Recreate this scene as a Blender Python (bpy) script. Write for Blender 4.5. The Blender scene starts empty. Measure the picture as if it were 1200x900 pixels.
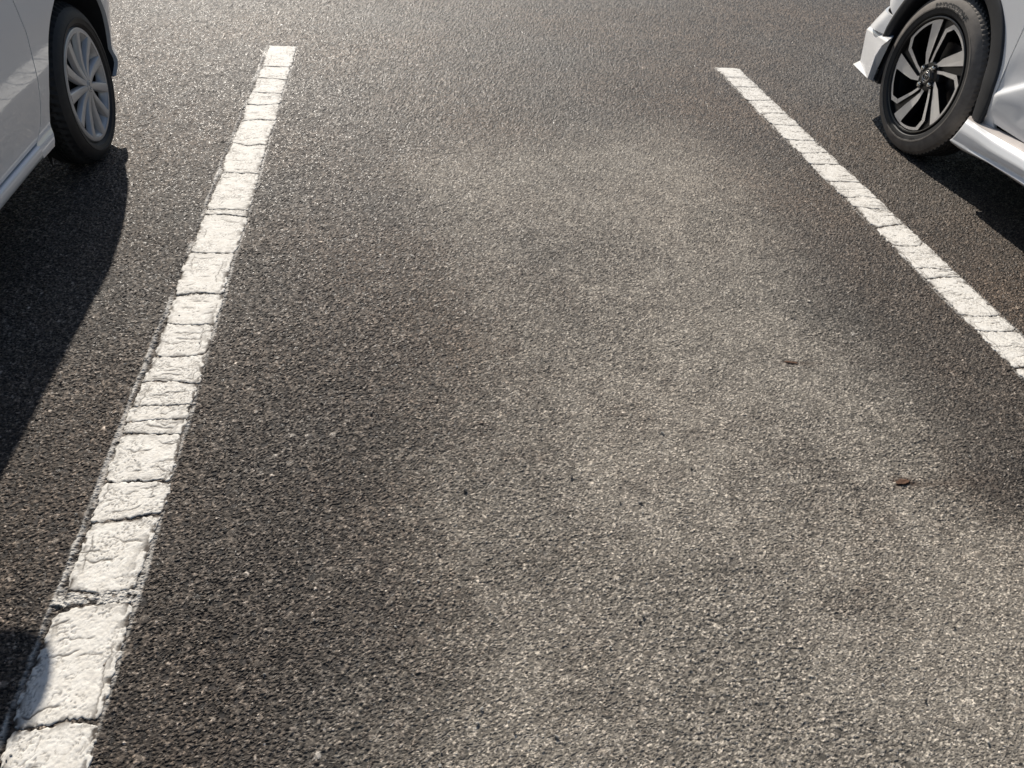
import bpy, bmesh, math, random
import numpy as np
from mathutils import Matrix, Vector

sc = bpy.context.scene
COL = sc.collection
R = math.radians
rng = np.random.default_rng(7)

# ------------------------------------------------------------------ camera
cam_d = bpy.data.cameras.new('camera')
cam_d.sensor_fit = 'HORIZONTAL'
cam_d.sensor_width = 36.0
cam_d.lens = 846.95 * 36.0 / 1200.0
cam_d.clip_start = 0.02
cam_d.clip_end = 2000.0
cam = bpy.data.objects.new('camera', cam_d)
COL.objects.link(cam)
_r = Vector((0.98836983, -0.12824755, 0.08171689))
_u = Vector((0.02374027, 0.66090531, 0.75009371))
_f = Vector((0.15020481, 0.73943001, -0.65626349))
cam.matrix_world = Matrix(((_r.x, _u.x, -_f.x, 0.0), (_r.y, _u.y, -_f.y, 0.0),
                           (_r.z, _u.z, -_f.z, 1.25), (0, 0, 0, 1)))
sc.camera = cam

# ------------------------------------------------------------------ sky, sun, exposure
SUN_K, SUN_M = 0.25, 1.40            # sideways and lengthways throw of a shadow per metre of height
sun_dir = Vector((-SUN_K, SUN_M, 1.0)).normalized()
sun_el = math.asin(sun_dir.z)
sun_rot = math.atan2(sun_dir.x, sun_dir.y)
world = bpy.data.worlds.new('World')
sc.world = world
world.use_nodes = True
wn = world.node_tree.nodes
sky = wn.new('ShaderNodeTexSky')
sky.sky_type = 'NISHITA'
sky.sun_disc = False
sky.sun_elevation = sun_el
sky.sun_rotation = sun_rot
sky.air_density = 1.0
sky.dust_density = 0.8
world.node_tree.links.new(sky.outputs[0], wn['Background'].inputs[0])
wn['Background'].inputs[1].default_value = 0.068

sun_d = bpy.data.lights.new('sun', 'SUN')
sun_d.energy = 4.8
sun_d.angle = R(0.53)
sun_d.color = (1.0, 0.93, 0.83)
sun = bpy.data.objects.new('sun', sun_d)
COL.objects.link(sun)
sun.rotation_euler = sun_dir.to_track_quat('Z', 'Y').to_euler()

sc.view_settings.view_transform = 'Standard'
sc.view_settings.look = 'None'
sc.view_settings.exposure = 0.22
sc.view_settings.gamma = 1.0
sc.view_settings.use_curve_mapping = False

# ------------------------------------------------------------------ noise helpers (numpy)
def _hash(ix, iy, seed):
    h = (ix.astype(np.int64) * 374761393 + iy.astype(np.int64) * 668265263 + seed * 2147483647 + 1013) & 0xFFFFFFFF
    h = ((h ^ (h >> 13)) * 1274126177) & 0xFFFFFFFF
    h = ((h ^ (h >> 16)) * 2246822519) & 0xFFFFFFFF
    h = h ^ (h >> 15)
    return (h & 0xFFFFFF).astype(np.float32) / np.float32(0xFFFFFF)

def vnoise(x, y, scale, seed=0):
    """value noise, 0..1, feature size `scale` metres"""
    x = x / scale; y = y / scale
    ix = np.floor(x); iy = np.floor(y)
    fx = (x - ix).astype(np.float32); fy = (y - iy).astype(np.float32)
    fx = fx * fx * (3 - 2 * fx); fy = fy * fy * (3 - 2 * fy)
    ix = ix.astype(np.int64); iy = iy.astype(np.int64)
    a = _hash(ix, iy, seed); b = _hash(ix + 1, iy, seed)
    c = _hash(ix, iy + 1, seed); d = _hash(ix + 1, iy + 1, seed)
    return (a + (b - a) * fx) * (1 - fy) + (c + (d - c) * fx) * fy

def fbm(x, y, scale, seed=0, octv=4):
    s = 0.0; a = 0.5; t = 0.0
    for i in range(octv):
        s = s + a * vnoise(x, y, scale / 2 ** i, seed + 17 * i); t += a; a *= 0.5
    return s / t

def stones(x, y, cell, seed, present=0.8, rmin=0.40, rmax=0.72):
    """height (0..1) of the highest pebble over each point, and that pebble's random id"""
    gx = x / cell; gy = y / cell
    ix = np.floor(gx).astype(np.int64); iy = np.floor(gy).astype(np.int64)
    h = np.zeros(x.shape, np.float32); tone = np.full(x.shape, -1, np.float32)
    for dx in (-1, 0, 1):
        for dy in (-1, 0, 1):
            jx = ix + dx; jy = iy + dy
            r0 = _hash(jx, jy, seed); r1 = _hash(jx, jy, seed + 1); r2 = _hash(jx, jy, seed + 2); r3 = _hash(jx, jy, seed + 3)
            px = (gx - jx - r0).astype(np.float32); py = (gy - jy - r1).astype(np.float32)
            ca = np.cos(r2 * 6.2832); sa = np.sin(r2 * 6.2832)
            u = px * ca + py * sa; v = -px * sa + py * ca
            rad = rmin + (rmax - rmin) * r3
            el = 0.62 + 0.38 * r0
            # a blocky pebble: mix of round and square norm
            q = (np.abs(u) / rad) ** 2.6 + (np.abs(v) / (rad * el)) ** 2.6
            top = 0.55 + 0.45 * r2 + 0.35 * (u * (r1 - 0.5) + v * (r3 - 0.5)) / rad
            k = np.clip(1 - q, 0, 1)
            hh = top * np.sqrt(k) * (r1 < present)
            m = hh > h
            h = np.where(m, hh, h); tone = np.where(m, (r0 * 7.31 + r3 * 3.7) % 1.0, tone)
    return h, tone

def sstep(a, b, x):
    t = np.clip((x - a) / (b - a), 0, 1)
    return t * t * (3 - 2 * t)

# ------------------------------------------------------------------ mesh helpers
def mesh_np(name, co, quads, attrs=None, mat=None, smooth=True):
    me = bpy.data.meshes.new(name)
    n = len(co); m = len(quads); k = quads.shape[1]
    me.vertices.add(n)
    me.vertices.foreach_set('co', np.ascontiguousarray(co, np.float32).ravel())
    me.loops.add(m * k)
    me.loops.foreach_set('vertex_index', np.ascontiguousarray(quads, np.int32).ravel())
    me.polygons.add(m)
    me.polygons.foreach_set('loop_start', np.arange(m, dtype=np.int32) * k)
    me.polygons.foreach_set('use_smooth', np.full(m, smooth, bool))
    me.update(calc_edges=True)
    for an, av in (attrs or {}).items():
        a = me.attributes.new(an, 'FLOAT', 'POINT')
        a.data.foreach_set('value', np.ascontiguousarray(av, np.float32).ravel())
    if mat: me.materials.append(mat)
    return me

def grid_quads(nr, nc, closed_c=False, closed_r=False):
    i = np.arange(nr if closed_r else nr - 1); j = np.arange(nc if closed_c else nc - 1)
    I, J = np.meshgrid(i, j, indexing='ij')
    I2 = (I + 1) % nr; J2 = (J + 1) % nc
    return np.stack([I * nc + J, I * nc + J2, I2 * nc + J2, I2 * nc + J], -1).reshape(-1, 4)

def link(name, me, parent=None, base=None):
    o = bpy.data.objects.new(name, me)
    COL.objects.link(o)
    if parent: o.parent = parent
    return o

def thing(name, label, cat, loc, group=None):
    o = bpy.data.objects.new(name, None)
    o.empty_display_size = 0.2
    COL.objects.link(o)
    o.location = loc
    o['label'] = label; o['category'] = cat
    if group: o['group'] = group
    return o

def part_empty(name, parent, loc_local):
    o = bpy.data.objects.new(name, None)
    o.empty_display_size = 0.1
    COL.objects.link(o); o.parent = parent; o.location = loc_local
    return o

# ------------------------------------------------------------------ materials
def nmat(name):
    m = bpy.data.materials.new(name); m.use_nodes = True
    nt = m.node_tree; b = nt.nodes['Principled BSDF']
    return m, nt, b

def N(nt, kind, **kw):
    n = nt.nodes.new(kind)
    for k, v in kw.items():
        if k == 'inp':
            for kk, vv in v.items(): n.inputs[kk].default_value = vv
        else: setattr(n, k, v)
    return n

def mathn(nt, op, a, b=None, clamp=False):
    n = nt.nodes.new('ShaderNodeMath'); n.operation = op; n.use_clamp = clamp
    for i, v in enumerate((a, b)):
        if v is None: continue
        if isinstance(v, (int, float)): n.inputs[i].default_value = v
        else: nt.links.new(v, n.inputs[i])
    return n.outputs[0]

def mixc(nt, fac, a, b):
    n = nt.nodes.new('ShaderNodeMix'); n.data_type = 'RGBA'
    if isinstance(fac, (int, float)): n.inputs[0].default_value = fac
    else: nt.links.new(fac, n.inputs[0])
    for i, v in ((6, a), (7, b)):
        if isinstance(v, tuple): n.inputs[i].default_value = (*v, 1)
        else: nt.links.new(v, n.inputs[i])
    return n.outputs[2]

def ramp(nt, fac, stops):
    n = nt.nodes.new('ShaderNodeValToRGB'); cr = n.color_ramp
    while len(cr.elements) < len(stops): cr.elements.new(0.5)
    for e, (p, c) in zip(cr.elements, stops):
        e.position = p; e.color = (*c, 1)
    nt.links.new(fac, n.inputs[0])
    return n.outputs[0]

def attr(nt, name):
    n = nt.nodes.new('ShaderNodeAttribute'); n.attribute_name = name
    return n.outputs['Fac']

def simple(name, col, rough=0.5, metal=0.0, coat=0.0, var=0.0, vscale=60.0, bump=0.0, bscale=400.0, spec=0.5, coat_ior=1.5):
    m, nt, b = nmat(name)
    tc = nt.nodes.new('ShaderNodeTexCoord')
    b.inputs['Roughness'].default_value = rough
    b.inputs['Metallic'].default_value = metal
    b.inputs['Coat Weight'].default_value = coat
    b.inputs['Coat Roughness'].default_value = 0.025
    b.inputs['Coat IOR'].default_value = coat_ior
    b.inputs['Specular IOR Level'].default_value = spec
    nz = N(nt, 'ShaderNodeTexNoise', inp={'Scale': vscale, 'Detail': 6.0, 'Roughness': 0.6})
    nt.links.new(tc.outputs['Object'], nz.inputs['Vector'])
    lo = tuple(max(0, c * (1 - var)) for c in col); hi = tuple(min(1, c * (1 + var)) for c in col)
    c = ramp(nt, nz.outputs[0], [(0.3, lo), (0.7, hi)])
    nt.links.new(c, b.inputs['Base Color'])
    if bump > 0:
        n2 = N(nt, 'ShaderNodeTexNoise', inp={'Scale': bscale, 'Detail': 4.0})
        nt.links.new(tc.outputs['Object'], n2.inputs['Vector'])
        bp = N(nt, 'ShaderNodeBump', inp={'Strength': bump, 'Distance': 0.001})
        nt.links.new(n2.outputs[0], bp.inputs['Height'])
        nt.links.new(bp.outputs[0], b.inputs['Normal'])
    return m

def make_asphalt():
    m, nt, b = nmat('asphalt')
    tc = nt.nodes.new('ShaderNodeTexCoord')
    tone = attr(nt, 'tone'); dust = attr(nt, 'dust'); gap = attr(nt, 'gap'); rust = attr(nt, 'rust'); paint = attr(nt, 'paint')
    fine = N(nt, 'ShaderNodeTexNoise', inp={'Scale': 420.0, 'Detail': 5.0, 'Roughness': 0.7})
    nt.links.new(tc.outputs['Object'], fine.inputs['Vector'])
    mid = N(nt, 'ShaderNodeTexNoise', inp={'Scale': 2.3, 'Detail': 6.0, 'Roughness': 0.6})
    nt.links.new(tc.outputs['Object'], mid.inputs['Vector'])
    st = ramp(nt, tone, [(0.0, (0.058, 0.047, 0.038)), (0.40, (0.086, 0.071, 0.058)), (0.72, (0.125, 0.105, 0.088)),
                         (0.90, (0.175, 0.152, 0.130)), (0.965, (0.29, 0.26, 0.228)), (1.0, (0.44, 0.405, 0.36))])
    # bitumen between the stones
    c = mixc(nt, gap, st, (0.024, 0.021, 0.020))
    # fine grain, its pale specks brightened in colour to imitate glints, and broad wear
    vo = N(nt, 'ShaderNodeTexVoronoi', inp={'Scale': 250.0})
    nt.links.new(tc.outputs['Object'], vo.inputs['Vector'])
    sx = N(nt, 'ShaderNodeSeparateColor'); nt.links.new(vo.outputs['Color'], sx.inputs[0])
    spk = mathn(nt, 'POWER', sx.outputs[0], 4.5)
    g0 = mathn(nt, 'MULTIPLY_ADD', fine.outputs[0], 1.1); nt.nodes[-1].inputs[2].default_value = -0.02
    g = mathn(nt, 'MULTIPLY_ADD', spk, 2.0); nt.links.new(g0, nt.nodes[-1].inputs[2])
    w = mathn(nt, 'MULTIPLY_ADD', mid.outputs[0], 0.7); nt.nodes[-1].inputs[2].default_value = 0.65
    gw = mathn(nt, 'MULTIPLY', g, w)
    vm = N(nt, 'ShaderNodeVectorMath', operation='SCALE')
    nt.links.new(c, vm.inputs[0]); nt.links.new(gw, vm.inputs['Scale'])
    # rusty brown tinge in broad drifts
    big = N(nt, 'ShaderNodeTexNoise', inp={'Scale': 0.9, 'Detail': 5.0, 'Roughness': 0.55})
    nt.links.new(tc.outputs['Object'], big.inputs['Vector'])
    tint = ramp(nt, big.outputs[0], [(0.35, (0.97, 1.0, 1.02)), (0.62, (1.10, 0.97, 0.86))])
    tm = N(nt, 'ShaderNodeVectorMath', operation='MULTIPLY')
    nt.links.new(vm.outputs[0], tm.inputs[0]); nt.links.new(tint, tm.inputs[1]); vm = tm
    # dried silt
    dc = ramp(nt, fine.outputs[0], [(0.3, (0.300, 0.268, 0.223)), (0.7, (0.450, 0.411, 0.352))])
    dfac = mathn(nt, 'MULTIPLY', dust, mathn(nt, 'SUBTRACT', 1.0, mathn(nt, 'MULTIPLY', gap, 0.6)))
    vd = N(nt, 'ShaderNodeVectorMath', operation='SCALE'); nt.links.new(dc, vd.inputs[0])
    dk2 = mathn(nt, 'MULTIPLY_ADD', spk, 1.6); nt.nodes[-1].inputs[2].default_value = 0.66
    nt.links.new(dk2, vd.inputs['Scale'])
    c2 = mixc(nt, dfac, vm.outputs[0], vd.outputs[0])
    c3 = mixc(nt, rust, c2, (0.055, 0.026, 0.013))
    pc = ramp(nt, fine.outputs[0], [(0.25, (0.48, 0.455, 0.41)), (0.7, (0.74, 0.71, 0.66))])
    c4 = mixc(nt, paint, c3, pc)
    nt.links.new(c4, b.inputs['Base Color'])
    ro = mathn(nt, 'MULTIPLY_ADD', dust, 0.15); nt.nodes[-1].inputs[2].default_value = 0.72
    gl = mathn(nt, 'MULTIPLY', mathn(nt, 'GREATER_THAN', sx.outputs[1], 0.90), 0.42)
    nt.links.new(mathn(nt, 'SUBTRACT', ro, gl), b.inputs['Roughness'])
    b.inputs['Specular IOR Level'].default_value = 0.42
    n2 = N(nt, 'ShaderNodeTexNoise', inp={'Scale': 480.0, 'Detail': 6.0, 'Roughness': 0.8})
    nt.links.new(tc.outputs['Object'], n2.inputs['Vector'])
    bp = N(nt, 'ShaderNodeBump', inp={'Strength': 0.8, 'Distance': 0.0014})
    nt.links.new(n2.outputs[0], bp.inputs['Height'])
    nt.links.new(bp.outputs[0], b.inputs['Normal'])
    return m

def make_roadpaint():
    m, nt, b = nmat('road_paint')
    tc = nt.nodes.new('ShaderNodeTexCoord')
    crack = attr(nt, 'crack')
    f1 = N(nt, 'ShaderNodeTexNoise', inp={'Scale': 38.0, 'Detail': 7.0, 'Roughness': 0.65})
    f2 = N(nt, 'ShaderNodeTexNoise', inp={'Scale': 330.0, 'Detail': 4.0, 'Roughness': 0.7})
    for f in (f1, f2): nt.links.new(tc.outputs['Object'], f.inputs['Vector'])
    c = ramp(nt, f1.outputs[0], [(0.25, (0.67, 0.632, 0.568)), (0.55, (0.80, 0.772, 0.715)), (0.8, (0.85, 0.828, 0.78))])
    pits = mathn(nt, 'MULTIPLY', mathn(nt, 'SUBTRACT', f2.outputs[0], 0.62, True), 5.0, True)
    c = mixc(nt, pits, c, (0.30, 0.27, 0.235))
    c = mixc(nt, crack, c, (0.09, 0.075, 0.062))
    nt.links.new(c, b.inputs['Base Color'])
    b.inputs['Roughness'].default_value = 0.72
    b.inputs['Specular IOR Level'].default_value = 0.3
    bp = N(nt, 'ShaderNodeBump', inp={'Strength': 0.5, 'Distance': 0.0012})
    nt.links.new(f2.outputs[0], bp.inputs['Height'])
    nt.links.new(bp.outputs[0], b.inputs['Normal'])
    return m

M = {}
M['asphalt'] = make_asphalt()
M['paint'] = make_roadpaint()
M['white'] = simple('white_car_paint', (0.62, 0.64, 0.665), 0.32, 0.0, 1.0, 0.015, 3.0, coat_ior=1.8)
M['silverwhite'] = simple('pearl_white_car_paint', (0.78, 0.785, 0.795), 0.34, 0.0, 0.6, 0.015, 3.0)
M['tyre'] = simple('tyre_rubber', (0.016, 0.016, 0.017), 0.65, 0, 0, 0.3, 30, 0.25, 300)
M['tyre_dusty'] = simple('dusty_tyre_rubber', (0.165, 0.147, 0.130), 0.75, 0, 0, 0.25, 25, 0.25, 300)
M['letter'] = simple('tyre_letter_rubber', (0.018, 0.018, 0.019), 0.55, 0, 0, 0.1)
M['tyre_tread'] = simple('tread_rubber', (0.022, 0.021, 0.020), 0.8, 0, 0, 0.3, 40, 0.3, 250)
M['plastic'] = simple('black_plastic', (0.018, 0.019, 0.022), 0.55, 0, 0, 0.15, 40, 0.25, 700)
M['dark'] = simple('dark_underside', (0.012, 0.012, 0.013), 0.85, 0, 0, 0.2)
M['gapdark'] = simple('gap_dark', (0.008, 0.008, 0.009), 0.9)
M['silver'] = simple('silver_wheel_cover', (0.40, 0.405, 0.415), 0.36, 0.3, 0.25, 0.06, 20)
M['machined'] = simple('machined_alloy', (0.74, 0.72, 0.695), 0.38, 0.5, 0.3, 0.05, 30)
M['gloss_black'] = simple('gloss_black_alloy', (0.008, 0.008, 0.009), 0.35, 0, 0.1, 0.1)
M['steel'] = simple('brake_steel', (0.16, 0.15, 0.145), 0.45, 0.8, 0, 0.25, 40)
M['chrome'] = simple('chrome', (0.62, 0.61, 0.60), 0.15, 1.0)
M['glass'] = simple('tinted_glass', (0.012, 0.014, 0.015), 0.03, 0, 0, 0.0, spec=0.6)
M['strip'] = simple('satin_sill_strip', (0.62, 0.57, 0.54), 0.38, 0.25, 0.3, 0.05, 30)
M['lamp'] = simple('lamp_lens', (0.5, 0.5, 0.52), 0.05, 0.3, 1.0)
M['red'] = simple('tail_lens', (0.25, 0.01, 0.01), 0.1, 0.0, 1.0)
M['grit'] = simple('loose_grit', (0.30, 0.285, 0.26), 0.7, 0, 0, 0.5, 90, 0.3, 500)

M['dark_grit'] = simple('bitumen_crumb', (0.028, 0.026, 0.025), 0.6, 0, 0, 0.4, 90, 0.3, 500)
M['leaf'] = simple('dry_leaf', (0.105, 0.052, 0.028), 0.8, 0, 0, 0.4, 120)

# ------------------------------------------------------------------ ground: one asphalt sheet with real aggregate relief
XL, XR, LW = -0.577, 1.8666, 0.155            # centre lines and width of the two painted lines
YL_END, YR_END = 4.107, 4.074

SILT = np.array([(-0.03, 2.66), (0.06, 2.95), (0.35, 3.01), (0.90, 3.14), (1.32, 3.17), (1.50, 2.82), (1.377, 2.294), (1.269, 1.889), (1.30, 1.651),
                 (1.287, 1.447), (1.325, 1.233), (1.40, 1.061), (1.42, 0.911), (1.50, 0.81), (1.35, 0.20), (0.0, 0.20), (0.03, 0.617), (0.09, 0.823),
                 (0.166, 1.088), (0.208, 1.314), (0.249, 1.591), (0.228, 1.894), (0.095, 2.209)])

def poly_sd(poly, x, y):
    """signed distance, positive inside"""
    d = np.full(x.shape, 1e9); ins = np.zeros(x.shape, bool)
    n = len(poly)
    for i in range(n):
        ax, ay = poly[i]; bx, by = poly[(i + 1) % n]
        ex, ey = bx - ax, by - ay
        t = np.clip(((x - ax) * ex + (y - ay) * ey) / (ex * ex + ey * ey), 0, 1)
        d = np.minimum(d, np.hypot(x - ax - t * ex, y - ay - t * ey))
        c = ((ay > y) != (by > y)) & (x < ex * (y - ay) / (ey if abs(ey) > 1e-9 else 1e-9) + ax)
        ins ^= c
    return np.where(ins, d, -d)

def blob(x, y, cx, cy, rx, ry):
    return np.exp(-(((x - cx) / rx) ** 2 + ((y - cy) / ry) ** 2))

def dust_field(x, y):
    gx = np.linspace(-1.2, 3.2, 240); gy = np.linspace(-0.6, 4.2, 260)
    GX, GY = np.meshgrid(gx, gy)
    sd = poly_sd(SILT, GX + 0.20 * (fbm(GX, GY, 0.35, 91, 5) - 0.5), GY + 0.26 * (fbm(GX, GY, 0.35, 57, 5) - 0.5))
    f = sstep(-0.40, 0.30, sd)
    f = f * (0.78 + 0.22 * sstep(2.2, 0.9, GY)) 
    f = f - 0.20 * blob(GX, GY, 0.55, 2.95, 0.7, 0.25)
    f = f - 0.17 * blob(GX, GY, 0.70, 2.10, 0.18, 0.16) - 0.12 * blob(GX, GY, 0.75, 2.55, 0.3, 0.12) - 0.25 * blob(GX, GY, 0.45, 1.9, 0.12, 0.35) - 0.18 * blob(GX, GY, 0.92, 0.71, 0.09, 0.05)
    f = f - 0.16 * blob(GX, GY, 1.00, 1.05, 0.14, 0.22) - 0.2 * blob(GX, GY, 0.35, 0.6, 0.10, 0.5) - 0.4 * blob(GX, GY, 1.46, 0.98, 0.16, 0.10)
    fx = np.clip((x - gx[0]) / (gx[1] - gx[0]), 0, len(gx) - 1.001); fy = np.clip((y - gy[0]) / (gy[1] - gy[0]), 0, len(gy) - 1.001)
    i = fx.astype(int); j = fy.astype(int); a = fx - i; b = fy - j
    return np.clip((f[j, i] * (1 - a) + f[j, i + 1] * a) * (1 - b) + (f[j + 1, i] * (1 - a) + f[j + 1, i + 1] * a) * b, 0, 1)

def edge_wob(y, seed, amp=0.005):
    return amp * (fbm(y, y * 0 + 3.3, 0.05, seed, 4) - 0.5) * 2 + amp * 1.2 * (vnoise(y, y * 0 + 9.1, 0.22, seed + 5) - 0.5) * 2

LINES = [  # centre x, far end, left inset, right inset, seed
    dict(xc=XL, y1=YL_END, y0=0.16, li=0.0125, ri=0.0055, seed=11, rimcov=0.95),
    dict(xc=XR, y1=YR_END, y0=0.55, li=0.007, ri=0.004, seed=41, rimcov=0.85)]

def slab_edges(L, y):
    """inner edges (left, right x) of the sound paint at distance y"""
    s = L['seed']
    nr_ = 1 + (0.30 * sstep(1.9, 1.1, y) if s == 11 else 0)
    l = L['xc'] - LW / 2 + nr_ * L['li'] * (0.55 + 0.9 * vnoise(y, y * 0 + 1.7, 0.16, s + 1)) + edge_wob(y, s + 2)
    r = L['xc'] + LW / 2 - L['ri'] * (0.45 + 1.0 * vnoise(y, y * 0 + 5.2, 0.13, s + 3)) + edge_wob(y, s + 4)
    return l, r

def build_ground():
    # rows: spacing grows with distance from where one stands
    ys = [-0.10]
    while ys[-1] < 6.9:
        y = ys[-1]
        ys.append(y + 0.84 * (max(y, 0) ** 2 + 1.5) / 900.0)
    ys = np.array(ys)
    ext = np.cumsum(0.05 * 1.45 ** np.arange(24))
    ys = np.concatenate([(-0.10 - ext)[::-1], ys, ys[-1] + ext])
    yc = np.clip(ys, 0.0, 6.6)
    xl = -1.0 - 0.38 * yc; xr = 1.36 + 0.74 * yc
    NS = 1150
    s = np.linspace(0, 1, NS)
    extx = np.cumsum(0.02 * 1.5 ** np.arange(24))
    X = xl[:, None] + (xr - xl)[:, None] * s[None, :]
    X = np.concatenate([(xl[:, None] - extx[None, ::-1]), X, (xr[:, None] + extx[None, :])], 1)
    Y = np.repeat(ys[:, None], X.shape[1], 1)
    # jitter so that the grid never shows
    nr, nc = X.shape
    x = X.ravel().astype(np.float64); y = Y.ravel().astype(np.float64)
    sp_y = np.repeat(np.gradient(ys)[:, None], nc, 1).ravel(); sp_x = np.gradient(X, axis=1).ravel()
    dense = (y > -0.05) & (y < 6.8) & (sp_x < 0.012) & (sp_y < 0.06)
    kk = np.arange(len(x), dtype=np.int64)
    x = x + dense * sp_x * 0.8 * (_hash(kk, kk * 0, 3) - 0.5); y = y + dense * sp_y * 0.8 * (_hash(kk, kk * 0 + 1, 4) - 0.5)
    inner = (np.abs(x) < 9) & (y > -0.6) & (y < 7.5)
    xi = x[inner] + 40.0; yi = y[inner] + 40.0
    fine_k = np.clip(1.0, 0, 1)
    h1, t1 = stones(xi, yi, 0.0066, 100, 0.62, 0.38, 0.70)
    h2, t2 = stones(xi, yi, 0.0036, 200, 0.88, 0.42, 0.74)
    h3, t3 = stones(xi, yi, 0.021, 300, 0.10, 0.26, 0.46)
    rav = fbm(xi, yi, 0.35, 77, 5)                       # ravelled patches where fines are gone
    pit = sstep(0.52, 0.66, rav)
    h = np.maximum(h1 * 1.05, h2 * (0.82 - 0.35 * pit))
    tone = np.where(h1 * 1.05 > h2 * (0.82 - 0.35 * pit), t1, t2)
    m3 = h3 * 1.15 > h
    tone = np.where(m3, 0.55 + 0.45 * t3, tone)
    h = np.maximum(h, h3 * 1.15)
    # missing stones
    hole, _ = stones(xi, yi, 0.024, 500, 0.42, 0.12, 0.30)
    h = h * (1 - 0.9 * sstep(0.1, 0.5, hole))
    tone = np.clip(np.where(tone < 0, 0.2, tone), 0, 1)
    # most stones are dark, a few pale
    d = dust_field(xi - 40, yi - 40)
    big = fbm(xi, yi, 0.9, 31, 4)
    d = np.clip(d * (0.90 + 0.4 * (big - 0.5) + 0.5 * (fbm(xi, yi, 0.05, 611, 3) - 0.5)), 0, 1)
    for (cx, cy, rx, ry) in ((0.70, 2.10, 0.15, 0.12), (0.92, 0.71, 0.07, 0.035), (1.0, 1.05, 0.16, 0.24), (0.35, 1.0, 0.06, 0.14)):
        pit = np.maximum(pit, 0.9 * blob(xi - 40, yi - 40, cx, cy, rx, ry))
    fill = 0.27 * d * (1 - 0.75 * pit) * (0.75 + 0.5 * vnoise(xi, yi, 0.02, 66))
    gap0 = 1 - sstep(0.10, 0.42, h)
    hf = np.maximum(h, fill + 0.10 * vnoise(xi, yi, 0.0035, 8) * d)
    gap = 1 - sstep(0.08, 0.40, hf)
    srand = (tone * 5.37 + 0.31) % 1.0                     # each stone keeps its film of silt or has lost it
    dk = sstep(-0.34, 0.34, d * 1.10 - 0.16 - 0.58 * srand + 0.30 * (0.5 - h)) * (0.40 + 0.60 * d)
    dk = dk * (0.80 + 0.4 * (vnoise(xi, yi, 0.008, 19) - 0.5))
    z = (hf - 0.80) * 0.0034
    z += (fbm(xi, yi, 0.11, 5, 3) - 0.5) * 0.0030
    # paint left in the tread of the asphalt round the sound slabs, with an open crack beside the slab
    paint = np.zeros_like(z)
    xo = xi - 40; yo = yi - 40
    for L in LINES:
        near = np.abs(xo - L['xc']) < 0.14
        yy = yo[near]; xx = xo[near]
        sl, sr = slab_edges(L, yy)
        ol = L['xc'] - LW / 2 + edge_wob(yy, L['seed'] + 8, 0.0035); orr = L['xc'] + LW / 2 + edge_wob(yy, L['seed'] + 9, 0.0035)
        foot = sstep(-0.002, 0.003, xx - ol) * sstep(-0.002, 0.003, orr - xx) * sstep(0.0, 0.006, L['y1'] - yy) * (yy > L['y0'] - 0.3)
        outl = sl - xx; outr = xx - sr
        dist = np.maximum(outl, outr); dist = np.where((L['seed'] == 11) & (np.abs(yy - 0.834) < 0.013 + 0.006 * (vnoise(xx, xx * 0, 0.02, 4) - 0.5)), np.maximum(dist, 0.016), dist)                    # >0 outside the slab
        crk = sstep(0.013, 0.002, np.abs(dist - 0.003)) * foot * np.where(outl > outr, 0.35 + 0.65 * sstep(0.35, 0.6, vnoise(yy, yy * 0, 0.11, L['seed'] + 21)), 0.3)
        cov = fbm(xx + 40, yy + 40, 0.012, L['seed'] + 6, 3) + 0.30 * (hf[near] - 0.5)
        rim = foot * sstep(0.60 - 0.32 * L['rimcov'], 0.72 - 0.32 * L['rimcov'], cov + 0.0)
        edge = foot * np.maximum(sstep(0.006, 0.001, xx - ol), sstep(0.006, 0.001, orr - xx))
        rim = np.clip(np.maximum(rim, 0.55 * edge) * (1 - crk), 0, 1)
        paint[near] = np.maximum(paint[near], rim * sstep(0.0, 0.012, dist + 0.006))
        z[near] += foot * (0.0016 * sstep(0.004, 0.014, dist) * (dist > 0)) - 0.0045 * crk * (0.4 + 0.6 * (outl > -0.01))
    # beyond the closely meshed part the sheet is smooth and the material alone carries the grain
    fade = sstep(0.016, 0.006, sp_x[inner]) * sstep(0.09, 0.05, sp_y[inner])
    z = -0.0016 + (z + 0.0016) * fade; tone = 0.45 + (tone - 0.45) * fade; gap = 0.3 + (gap - 0.3) * fade
    # rust coloured stains
    rust = 1.3 * blob(xo, yo, 1.193, 1.016, 0.030, 0.015) * sstep(0.3, 0.6, vnoise(xi, yi, 0.012, 2) + 0.1) + 0.35 * blob(xo, yo, 1.30, 1.006, 0.10, 0.012) \
        + 0.6 * blob(xo, yo, 1.105, 1.472 , 0.030, 0.007) + 0.3 * blob(xo, yo, 1.15, 1.465, 0.05, 0.010)
    full = lambda v, df: (lambda a: (a.__setitem__(inner, v), a)[1])(np.full(x.shape, df, np.float32))
    Z = full(z, -0.0016)
    co = np.stack([x, y, Z], 1)
    at = dict(tone=full(tone, 0.45), dust=full(dk, 0.05), gap=full(gap, 0.3), rust=full(np.clip(rust, 0, 1), 0), paint=full(paint, 0))
    me = mesh_np('asphalt_ground', co, grid_quads(nr, nc), at, M['asphalt'], False)
    o = link('ground', me)
    o['kind'] = 'structure'
    o['label'] = 'worn grey asphalt of a car park with dried silt and exposed stones'
    return o
build_ground()

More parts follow.
